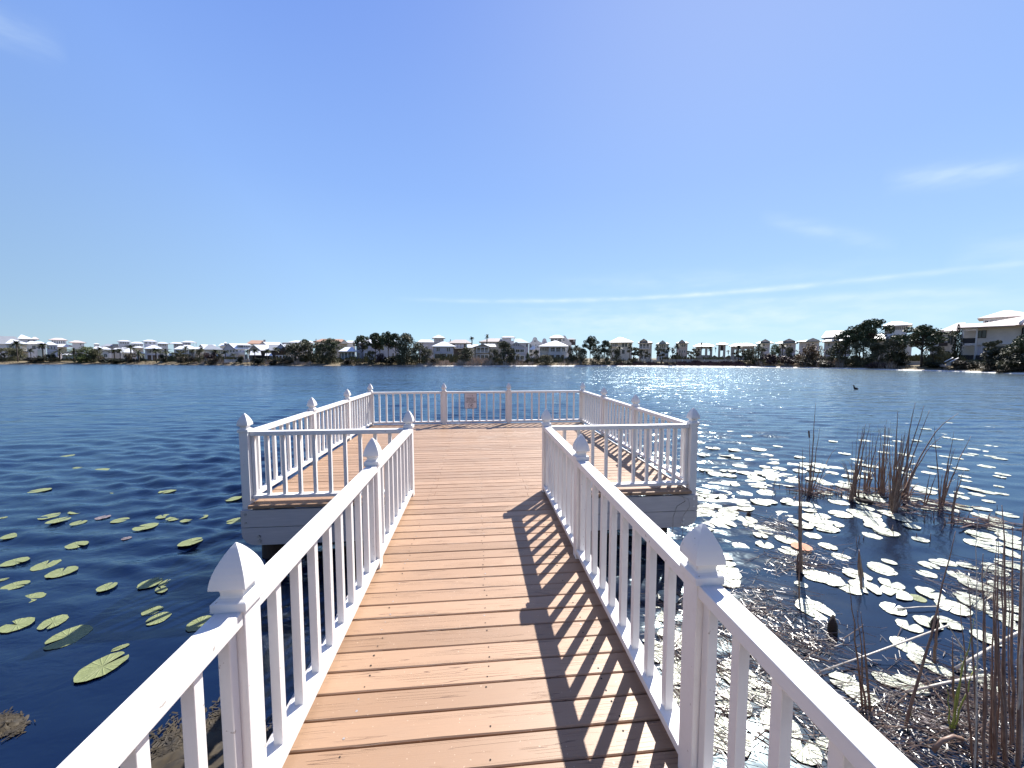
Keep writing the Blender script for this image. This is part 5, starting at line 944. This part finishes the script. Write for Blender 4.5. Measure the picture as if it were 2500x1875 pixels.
pad(505/k, 1050+430/k, 40, MP, 'dull purple lily pad on the rippled water, left of the pier'); pad(622/k, 1050+535/k, 27, MP, 'small dull purple lily pad alone between green ones, left of the pier')
pad(905/k, 1050+840/k, 98, MP, 'dark drowned lily pad lying under the water left of the near finial', z=-.05); pad(262/k, 1050+895/k, 70, MG, 'dim green lily pad sunk just under the water, far left', z=-.05)
# right: dense bed
k3 = 2.4578; k5 = 2.6545; RT = []
for x, y, w in [(285,590,110),(380,620,90),(300,460,80),(380,455,70),(345,330,80),(475,340,70),(365,488,85),(445,495,80),(580,405,80),(690,415,90),(630,480,80),(690,500,90),(745,455,85),(795,495,90),(370,550,100),(450,545,100),(635,562,65),(683,555,35),(725,543,60),(795,550,80),(660,603,95),(510,628,90),(685,650,80),(793,638,55),(250,640,60),(230,745,110),(290,725,90),(370,740,70),(440,715,110),(520,680,130),(420,680,140),(550,760,110),(560,792,70),(412,803,50),(775,725,95),(830,770,70),(655,822,115),(630,853,80),(785,880,120),(945,858,90),(512,922,100),(655,912,100),(800,948,120),(1035,920,100),(1118,985,115),(925,705,80),(1000,738,90),(960,760,150),(1070,785,110),(1033,812,120),(1300,857,108),(1385,835,145),(1590,880,100),(1350,1050,150),(1405,1015,80),(1640,1035,120),(1700,1020,110),(1950,855,165),(1850,690,100),(1960,695,110),(2110,730,130),(1925,580,110),(1540,505,60),(1620,590,130),(1670,575,60),(1985,440,100),(1955,345,80),(2010,205,60),(1905,365,60),(1140,560,120),(1250,620,110),(1020,600,90),(1330,640,120),(1100,655,110),(1400,720,120),(1260,690,100),(1560,640,110),(1650,660,100),(1760,700,120),(1480,760,100),(1240,740,110),(1850,770,110),(2000,650,80),(960,520,110),(1060,480,70),(1180,470,70),(1300,440,80),(1450,590,70),(1820,600,60),(2060,560,60),(270,298,50),(340,285,60),(615,287,30),(1750,430,60),(1640,480,80)]:
    RT.append((1600+x/k3, 960+y/k3, w/k3))
for x, y, w in [(540,375,180),(585,325,90),(375,410,165),(600,470,155),(430,490,200),(330,500,150),(630,530,190),(850,530,175),(830,405,120),(960,330,120),(1040,415,150),(1090,350,130),(1110,560,190),(612,632,168),(715,740,165),(840,720,180),(700,870,200),(790,970,150),(910,1030,150),(565,1090,160),(720,1130,220),(300,1110,200),(400,1180,220),(200,440,180),(120,420,180),(15,475,80),(100,630,230),(1180,150,180),(100,40,160),(160,100,170),(570,135,155),(1150,1060,230),(1240,1130,160),(1300,480,160),(1290,560,170),(1360,620,180),(1400,690,140),(1290,680,150),(90,155,105)]:
    RT.append((1950+x/k5, 1250+y/k5, w/k5))
# seen through the near right railing
for u, v, w in [(1590, 1590, 70), (1640, 1560, 66), (1655, 1640, 80), (1610, 1500, 52), (1660, 1690, 84), (1632, 1458, 48), (1800, 1650, 84), (1905, 1775, 96), (1790, 1720, 80), (1850, 1690, 84), (1730, 1440, 50), (1700, 1520, 60), (1830, 1580, 60), (1780, 1800, 96), (1700, 1800, 92), (1620, 1760, 88), (2040, 1840, 92), (1960, 1830, 84)]:
    RT.append((u, v, w))
RN = random.Random(21)
for cx, cy, rx, ry, n in [(1720, 1235, 120, 34, 40), (1900, 1165, 190, 34, 32), (2100, 1130, 250, 60, 30), (2330, 1200, 160, 70, 26), (1800, 1110, 190, 45, 16), (2100, 1250, 200, 40, 20), (2420, 1330, 90, 70, 20), (2300, 1080, 190, 60, 14), (1700, 1260, 90, 25, 10), (2350, 1560, 120, 110, 8), (1780, 1400, 60, 60, 5)]:
    for i in range(n):
        u, v = RN.gauss(cx, rx*.55), RN.gauss(cy, ry*.6)
        if v < 1030 or u < 1700-(v-1100)*.35 or u > 2560: continue
        w = 2.45*FPX/(v-874)*0; d_ = HC*FPX/(v-874.5); w = RN.uniform(.22, .36)*FPX/d_
        if any(abs(u-a)/max(w, c) < .38 and abs(v-b_)/max(w, c) < .13 for a, b_, c in RT): continue
        RT.append((u, v, w))
def zone(u, v):
    if v > 1440 and u < 1930: return 'behind the near right railing', 'a'
    if v > 1440: return 'left of the foreground reeds' if u < 2330 else 'among the foreground reeds', 'b' if u < 2330 else 'c'
    if u < 1790 and v > 1150: return 'by the platform corner', 'd'
    if v < 1120: return 'in the far ripples', 'e'
    if v < 1275: return ('round the reed raft' if u < 2260 else 'right of the reed raft'), 'f' if u < 2260 else 'g'
    return ('left of the tall stalk' if u < 1960 else 'before the reed raft'), 'h' if u < 1960 else 'i'
Z = {}
for q in RT: Z.setdefault(zone(q[0], q[1]), []).append(q)
ORDR = ['front', 'second', 'third', 'fourth', 'fifth', 'sixth', 'seventh', 'eighth', 'ninth', 'tenth', 'last']
for (txt, key), L_ in Z.items():
    L_ = sorted(L_, key=lambda q: -q[1]); rows_ = max(1, math.ceil(len(L_)/10)); per = math.ceil(len(L_)/rows_)
    for j in range(rows_):
        for i, q in enumerate(sorted(L_[j*per:(j+1)*per])):
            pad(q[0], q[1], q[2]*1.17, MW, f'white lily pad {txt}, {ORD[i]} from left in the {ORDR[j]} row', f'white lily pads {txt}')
pad(1600+875/k3, 960+932/k3, 57, [MO], 'single orange brown lily pad beside the lone dark stalk', z=.03)
pad(1600+1850/k3, 960+685/k3, 42, MG, 'curled yellow green lily leaf lifted off the water right of the reed clump', z=.03, sq=.35)
for u, v, w in ((1950+770/k5, 1250+560/k5, 48), (1950+850/k5, 1250+1385/k5, 112), (2045, 1790, 60)): pad(u, v, w, MP if w > 100 else MG, {48: 'green lily pad tucked beneath a white one on the reflections', 112: 'large muddy half sunk lily pad at the foot of the green shoots', 60: 'olive green lily pad under the near right handrail'}[w], z=.004)
# ------------------------------------------------------------------ REEDS
ST = mat('dry_reed', (.26, .17, .12), .5, .3, 14, col2=(.11, .065, .055)); STL = mat('bleached_reed', (.62, .56, .47), .42, .2, 20); STG = mat('green_shoot', (.30, .36, .08), .5, .2, 9); CAT = mat('cattail_brown', (.09, .04, .03), .9, .2, 40)
RR = random.Random(9)
RADK = 1.45
def stalk(parent, org, u0, v0, u1, v1, rad=.006, bow=.15, m=ST, name='stalk', dd=0.0, head=False):
    p0 = gp(u0, v0, 0); d, f = ray(u0, v0); D0 = f*(-HC/d.z); p1 = at(u1, v1, D0+dd); L = (p1-p0).length
    side = (p1-p0); hor = Vector((side.x, side.y, 0)); up = Vector((0, 0, 1))
    pts = []
    for i in range(9):
        t = i/8; q = p0.lerp(p1, t)+up*(bow*L*math.sin(math.pi*t)*.8*min(1, hor.length/L*2))+Vector((RR.gauss(0, .003), RR.gauss(0, .003), 0)); pts.append(q-org)
    b = MB(); rad *= RADK; b.tube([pts[0]-Vector((0, 0, .15))]+pts, [rad*1.2]+[rad*(1.15-.95*(i/8)**1.4) for i in range(9)], 5); o = b.obj(name, m, parent)
    if head:
        a = pts[8]; dr = (pts[8]-pts[7]).normalized(); b = MB(); b.tube([a-dr*.02, a-dr*.005, a+dr*.10, a+dr*.115], [.003, .012, .012, .003], 8); b.obj('cattail_head', CAT, parent)
    return o
def clump(label, u, v, data, cat='reeds', name='reed_clump', k=1, ox=0, oy=0):
    org = gp(u, v, 0); e = empty(name, tuple(org), 0, label, cat)
    for q in data:
        kw = q[4] if len(q) > 4 else {}
        stalk(e, org, ox+q[0]/k, oy+q[1]/k, ox+q[2]/k, oy+q[3]/k, **kw)
    return e
def more(x, y, rx, n, tops, rad=.005):
    out = []
    for i in range(n//2):         # dead leaf blades bending over
        a = RR.gauss(x, rx); t = RR.choice(tops); sx_ = RR.choice((-1, 1, 1)); out.append((a, y+RR.gauss(0, 8), a+t[0]*.4+sx_*RR.uniform(30, 120), t[1]+RR.uniform(60, 200), dict(rad=rad*.7, bow=RR.uniform(.25, .5), m=STL if RR.random() < .3 else ST)))
    for i in range(n): a = RR.gauss(x, rx); t = RR.choice(tops); out.append((a, y+RR.gauss(0, 8), a+t[0]+RR.gauss(0, 22), t[1]+RR.gauss(0, 45), dict(rad=rad*RR.uniform(.6, 1.2), dd=RR.uniform(-.15, .15))))
    return out
c3 = dict(k=k3, ox=1600, oy=960)
clump('small cattail clump at the left end of the reed raft, one brown head', 1600+925/k3, 960+620/k3, [(925, 620, 960, 55, dict(rad=.007)), (930, 610, 924, 262, dict(head=True)), (935, 600, 985, 210), (915, 620, 955, 250), (878, 600, 884, 325), (980, 545, 1100, 325, dict(bow=.3, rad=.004)), (870, 560, 852, 428), (940, 600, 1010, 400), (900, 610, 905, 450), (960, 615, 1080, 505, dict(bow=.6, rad=.004, m=STL))]+more(925, 615, 22, 10, [(0, 480), (12, 420), (-10, 520)]), **c3)
clump('arching reed tuft left of the middle of the raft with bent over tips', 1600+1180/k3, 960+640/k3, [(1165, 650, 1262, 185, dict(bow=.12, rad=.008)), (1175, 640, 1250, 200, dict(bow=.1, rad=.008)), (1180, 640, 1290, 180, dict(bow=.1)), (1190, 620, 1222, 390), (1205, 600, 1145, 400, dict(bow=.5, rad=.004, m=STL)), (1170, 640, 1220, 380, dict(bow=.2)), (1265, 595, 1345, 215, dict(rad=.006)), (1262, 600, 1265, 250), (1270, 590, 1290, 240), (1200, 620, 1215, 380)]+more(1180, 640, 16, 12, [(70, 220), (40, 300), (20, 450)], .006)+more(1265, 590, 10, 6, [(30, 300), (10, 400)]), **c3)
clump('straight upright reed tuft in the middle of the raft', 1600+1360/k3, 960+605/k3, [(1355, 610, 1380, 200), (1365, 605, 1400, 210), (1340, 600, 1350, 230), (1370, 610, 1385, 380), (1335, 600, 1345, 330)]+more(1358, 605, 16, 12, [(15, 250), (5, 330), (0, 430)]), **c3)
clump('tallest reed clump of the raft with long tips arching right', 1600+1440/k3, 960+700/k3, [(1425, 710, 1560, 55, dict(bow=.05, rad=.009)), (1430, 705, 1612, 75, dict(bow=.10, rad=.008)), (1440, 700, 1648, 100, dict(bow=.10, rad=.007)), (1445, 700, 1818, 120, dict(bow=.22, rad=.007)), (1425, 710, 1453, 112, dict(rad=.009)), (1450, 700, 1735, 248, dict(bow=.2)), (1498, 665, 1527, 212, dict(rad=.008)), (1490, 660, 1465, 480), (1410, 700, 1402, 205), (1500, 660, 1560, 360), (1505, 640, 1640, 300, dict(bow=.3, m=STL, rad=.004)), (1440, 690, 1370, 190, dict(bow=.2, m=STL, rad=.003)), (1420, 700, 1330, 190, dict(bow=.25, m=STL, rad=.004)), (1440, 690, 1410, 165, dict(bow=.1, m=STL, rad=.003))]+more(1435, 705, 18, 18, [(30, 260), (60, 300), (0, 400), (90, 420)], .007)+more(1498, 662, 8, 8, [(20, 320), (10, 440)], .006), **c3)
clump('sparse leaning reeds at the right end of the raft', 1600+1710/k3, 960+680/k3, [(1705, 690, 1675, 198, dict(rad=.006)), (1712, 690, 1792, 230, dict(bow=.05)), (1715, 685, 1895, 255, dict(bow=.12)), (1712, 690, 1795, 330), (1620, 680, 1690, 480), (1610, 680, 1650, 480), (1780, 705, 1850, 468), (1785, 710, 1820, 500), (1775, 780, 1800, 560)]+more(1708, 690, 8, 7, [(40, 330), (70, 400), (20, 480)], .005), **c3)
clump('lone dark reed stalk rising right of the orange lily pad', 1600+870/k3, 960+1075/k3, [(872, 1075, 860, 425, dict(rad=.012, bow=0)), (868, 1060, 880, 560, dict(rad=.007, bow=0)), (852, 1070, 856, 930, dict(rad=.008, bow=0))], name='reed_stalk', cat='reed', **c3)
clump('short stout broken reed stump standing before the dark reflections', 1600+1225/k3, 960+1085/k3, [(1232, 1100, 1222, 940, dict(rad=.016, bow=0))], name='reed_stalk', cat='reed', **c3)
RADK = .9
c5 = dict(k=k5, ox=1950, oy=1250)
clump('thin reeds rising just behind the near right handrail', 1950+430/k5, 1250+1290/k5, [(462, 1310, 405, 650, dict(rad=.008)), (412, 1280, 318, 440, dict(rad=.007)), (430, 1300, 380, 640, dict(rad=.007)), (405, 500, 395, 250, dict(rad=.012, bow=0)), (2, 570, 8, 0, dict(rad=.008))], name='reed_stalk', cat='reed', **c5)
clump('long dark reed leaning right over the open water', 1950+690/k5, 1250+1390/k5, [(690, 1400, 1022, 125, dict(rad=.009, bow=-.06))], name='reed_stalk', cat='reed', **c5)
clump('fresh green reed shoots at the lower right', 1950+990/k5, 1250+1420/k5, [(985, 1430, 1138, 690, dict(m=STG, rad=.006, bow=-.12)), (990, 1430, 1060, 930, dict(m=STG, rad=.006)), (1000, 1425, 1172, 945, dict(m=STG, rad=.005)), (982, 1430, 965, 1120, dict(m=STG, rad=.005)), (700, 1360, 745, 1200, dict(m=STG, rad=.010))], name='green_reed', **c5)
data = [(1330, 1640, 1330, -40, dict(rad=.010, bow=0)), (1410, 1660, 1452, -60, dict(rad=.010, bow=0)), (1385, 1500, 1382, 90, dict(rad=.009, bow=0)), (1270, 1640, 1268, 380, dict(rad=.009, bow=0)), (1205, 1640, 1190, 270, dict(rad=.008)), (1160, 1640, 1098, 430, dict(rad=.007)), (1440, 1600, 1480, 200, dict(rad=.009)), (1345, 1660, 1260, 600, dict(rad=.008)), (1120, 1600, 1040, 590, dict(rad=.006)), (1015, 1400, 990, 800, dict(rad=.008)), (880, 980, 905, 640, dict(rad=.012, bow=0))]
for i in range(13):
    x = RR.gauss(1350, 90); data.append((x, RR.uniform(1500, 1720), x+RR.gauss(5, 45), RR.uniform(-40, 900), dict(rad=RR.uniform(.003, .0075), m=ST if RR.random() < .9 else STL, bow=RR.uniform(-.03, .06), dd=RR.uniform(-.15, .25))))
clump('dense stand of tall brown reeds at the right edge in the foreground', 1950+1330/k5, 1250+1640/k5, data, **c5)
# broken canes leaning out of the water
def cane(label, pts, rad, m=STL):
    org = pts[0].copy(); b = MB(); b.tube([p-org for p in pts], rad, 6); o = b.obj('broken_cane', m); o.location = org; setp(o, label, 'cane', 'bleached broken canes')
P5 = lambda x, y, z=0.0: gp(1950+x/k5, 1250+y/k5, z)
cane('bleached cane folded into a sharp peak over the open water', [P5(140, 1035, .02), P5(480, 915, .06), P5(970, 735, .22), P5(1040, 850, .15), P5(1100, 935, .02)], .007)
cane('thick bleached banded cane slanting up to the right reeds', [P5(1012, 1018, .02), P5(1180, 920, .10), P5(1350, 820, .20), P5(1470, 765, .3)], .013)
cane('thin bleached cane lying low beneath the green shoots', [P5(700, 1165, .03), P5(960, 1105, .06), P5(1170, 1065, .08)], .009)
cane('pale looping blade at the right edge, upper of the two loops', [P5(1195, 425, .1), P5(1230, 350, .22), P5(1310, 318, .30), P5(1400, 322, .32), P5(1480, 330, .3)], .006)
cane('pale looping blade at the right edge, lower of the two loops', [P5(1196, 640, .1), P5(1205, 580, .2), P5(1250, 542, .26), P5(1300, 560, .2)], .008)
cane('short straight cane floating across a lily pad', [P5(640, 628, .02), P5(780, 616, .03), P5(930, 612, .03)], .006)
cane('curved brown cane at the lower right corner', [P5(870, 1550, .05), P5(930, 1480, .12), P5(1000, 1455, .14), P5(1060, 1470, .1)], .012, ST)
cane('short pale driftwood stick floating beside the near right handrail', [gp(1835, 1486, .015), gp(1870, 1485, .02)], .011)
# stump of rotten stem
for (u, v, lab, h_, rd) in ((2032, 1545, 'dark rotten stump poking up from the weed mat', .16, .035), (2282, 1535, 'black tuft of rotten stem in the open water', .12, .03), (2110, 1225, 'dark brown matted root hump at the raft', .07, .12), (1828, 1258, 'dark green triangular leaf tip standing in the pads', .07, .03)):
    b = MB(); p = gp(u, v, 0); b.tube([(0, 0, -.1), (0, 0, h_*.5), (.01, .01, h_)], [rd*1.2, rd, rd*.25], 8); o = b.obj('rotten_stump' if h_ > .1 else 'root_hump', mat('rotten', (.03, .018, .012), .8, .3, 20, bump=.01)); o.location = p; setp(o, lab, 'stump')
# floating straws and weed (uncountable)
def straws(name, label, ells, n, m, seed, lmin, lmax, rad, zmax, jag=False, clearw=True):
    rr = random.Random(seed); V = []; F = []; tot = sum(e_[4] for e_ in ells)
    for cx, cy, rx, ry, wgt, ang in ells:
        for i in range(int(n*wgt/tot)):
            u, v = rr.gauss(cx, rx*.5), rr.gauss(cy, ry*.5)
            if v < 1060 or v > 2100: continue
            p = gp(u, v, 0)
            if p.x < 1.02 and p.y > -3 and p.x > -1.0: continue
            if p.y > 4.4 and p.x < 2.95: continue
            L = rr.uniform(lmin, lmax); a = rr.gauss(ang, .5) if not jag else rr.uniform(0, 6.28); r = rad*rr.uniform(.5, 1.4); z0 = rr.uniform(.004, zmax); z1 = z0+rr.gauss(0, L*.05)
            d = Vector((math.cos(a), math.sin(a), 0))*L/2; s_ = Vector((-math.sin(a), math.cos(a), 0))*r; tl = rr.gauss(0, .5)*r if not jag else rr.gauss(0, .35)*r
            q = [p-d-s_+Vector((0, 0, z0)), p+d-s_+Vector((0, 0, z1)), p+d+s_+Vector((0, 0, z1+tl)), p-d+s_+Vector((0, 0, z0+tl))]
            if not jag:
                b0 = len(V); up = Vector((0, 0, r*.9)); V += [tuple(x) for x in q]+[tuple((q[0]+q[3])/2+up), tuple((q[1]+q[2])/2+up)]; F += [(b0, b0+1, b0+5, b0+4), (b0+3, b0+4, b0+5, b0+2)]
            else: b0 = len(V); V += [tuple(x) for x in q]; F.append((b0, b0+1, b0+2, b0+3))
    me = bpy.data.meshes.new(name); me.from_pydata(V, [], F); me.materials.append(m); me.update(); return setp(link(name, me), label, 'weed', kind='stuff')
WE = mat('floating_weed', (.06, .04, .03), .3, .3, 9, spec=.8, col2=(.02, .013, .012)); STR = mat('straw', (.20, .135, .095), .4, .3, 8, col2=(.05, .03, .025), spec=.6)
EL = [(1880, 1620, 120, 170, 3.5, 2.6), (1830, 1490, 100, 80, 3, 2.6), (1990, 1560, 80, 50, 1.2, 2.6), (2150, 1760, 200, 140, 5, 2.7), (2400, 1740, 160, 160, 7, 2.5), (1720, 1700, 100, 200, 4, 2.5), (1640, 1560, 60, 140, 2, 2.5), (1960, 1370, 110, 35, 2, 2.7), (1890, 1285, 60, 25, 1.6, 2.5), (2420, 1430, 110, 60, 3, 2.6), (1720, 1240, 90, 20, 1.2, 2.5)]
straws('floating_weed', 'glittering brown mat of floating weed right of the walkway', EL, 5200, WE, 5, .02, .10, .0022, .02, jag=True)
straws('dead_reed_straw', 'tangle of dead reed straw floating right of the walkway', EL, 850, STR, 6, .12, .8, .0026, .04)
straws('raft_straw', 'broken dark stems of the reed raft', [(2080, 1205, 150, 12, 3, 2.6), (2250, 1240, 110, 16, 3, 2.5), (2400, 1280, 80, 14, 2, 2.6), (1985, 1205, 40, 10, 1, 2.5)], 170, ST, 8, .08, .6, .008, .08)
# stubs of the raft
b = MB(); rr = random.Random(31)
for cx, cy, rx, ry, n in ((2080, 1205, 110, 14, 60), (2000, 1212, 35, 8, 24), (2350, 1270, 90, 14, 26), (1890, 1190, 90, 20, 12), (2200, 1300, 150, 40, 14)):
    for i in range(n): p = gp(rr.gauss(cx, rx*.6), rr.gauss(cy, ry*.6), 0); h_ = rr.uniform(.03, .13); b.tube([p-Vector((0, 0, .05)), p+Vector((rr.gauss(0, .015), rr.gauss(0, .015), h_))], [rr.uniform(.004, .010), .003], 5)
setp(b.obj('reed_stubs', ST), 'broken off stubs sticking out of the reed raft', 'stubs', kind='stuff')
# muddy litter under the water edge at lower left
straws('bank_litter', 'brown muddy leaf litter at the bank left of the walkway', [(470, 1840, 80, 60, 3, 2.0), (560, 1800, 60, 60, 2, .5), (640, 1840, 40, 60, 1, .4), (20, 1770, 30, 20, 1, .3)], 9000, mat('litter', (.045, .033, .016), .7, .4, 12, col2=(.012, .009, .006)), 12, .01, .06, .004, .012, jag=True)
b = MB(); rr = random.Random(2)
o = None
for (u, v, sx_, sy_, sz_) in ((470, 1860, .45, .35, .07), (600, 1850, .3, .3, .05), (15, 1775, .16, .12, .06)):
    p = gp(u, v, 0); b = MB()
    for j in range(8):
        for i in range(16): a = 2*math.pi*i/16; r_ = (j/7); e_ = 1+rr.uniform(-.1, .1); b.v.append((sx_*r_*e_*math.cos(a), sy_*r_*e_*math.sin(a), sz_*(1-r_**2)*rr.uniform(.6, 1.1)-.03))
    for j in range(7):
        for i in range(16): i2 = (i+1) % 16; b.face([j*16+i, (j+1)*16+i, (j+1)*16+i2, j*16+i2], 0, True)
    o = b.obj('mud_hump', mat('litter', (.15, .1, .05))); o.location = p; setp(o, {470: 'brown mud hump just breaking the water under the left handrail', 600: 'brown mud hump beside the left edge of the walkway', 15: 'small brown mud hump at the left edge of the photo'}[u], 'mud')
# ------------------------------------------------------------------ bird on the water
p = gp(2088, 951, 0); bd = empty('bird', tuple(p), .2, 'small dark waterbird with neck raised swimming far out at the right', 'bird'); b = MB()
b.tube([(.34, 0, .02), (.25, 0, .05), (.1, 0, .08), (-.05, 0, .10), (-.12, 0, .17), (-.17, 0, .27), (-.21, 0, .33), (-.25, 0, .345), (-.29, 0, .335)], [.01, .06, .10, .09, .055, .04, .04, .03, .012], 10)
b.obj('body', mat('bird_dark', (.012, .012, .018), .6), bd); b = MB(); b.tube([(-.285, 0, .335), (-.36, 0, .325)], [.011, .004], 6); b.obj('beak', mat('beak', (.15, .1, .03), .5), bd)
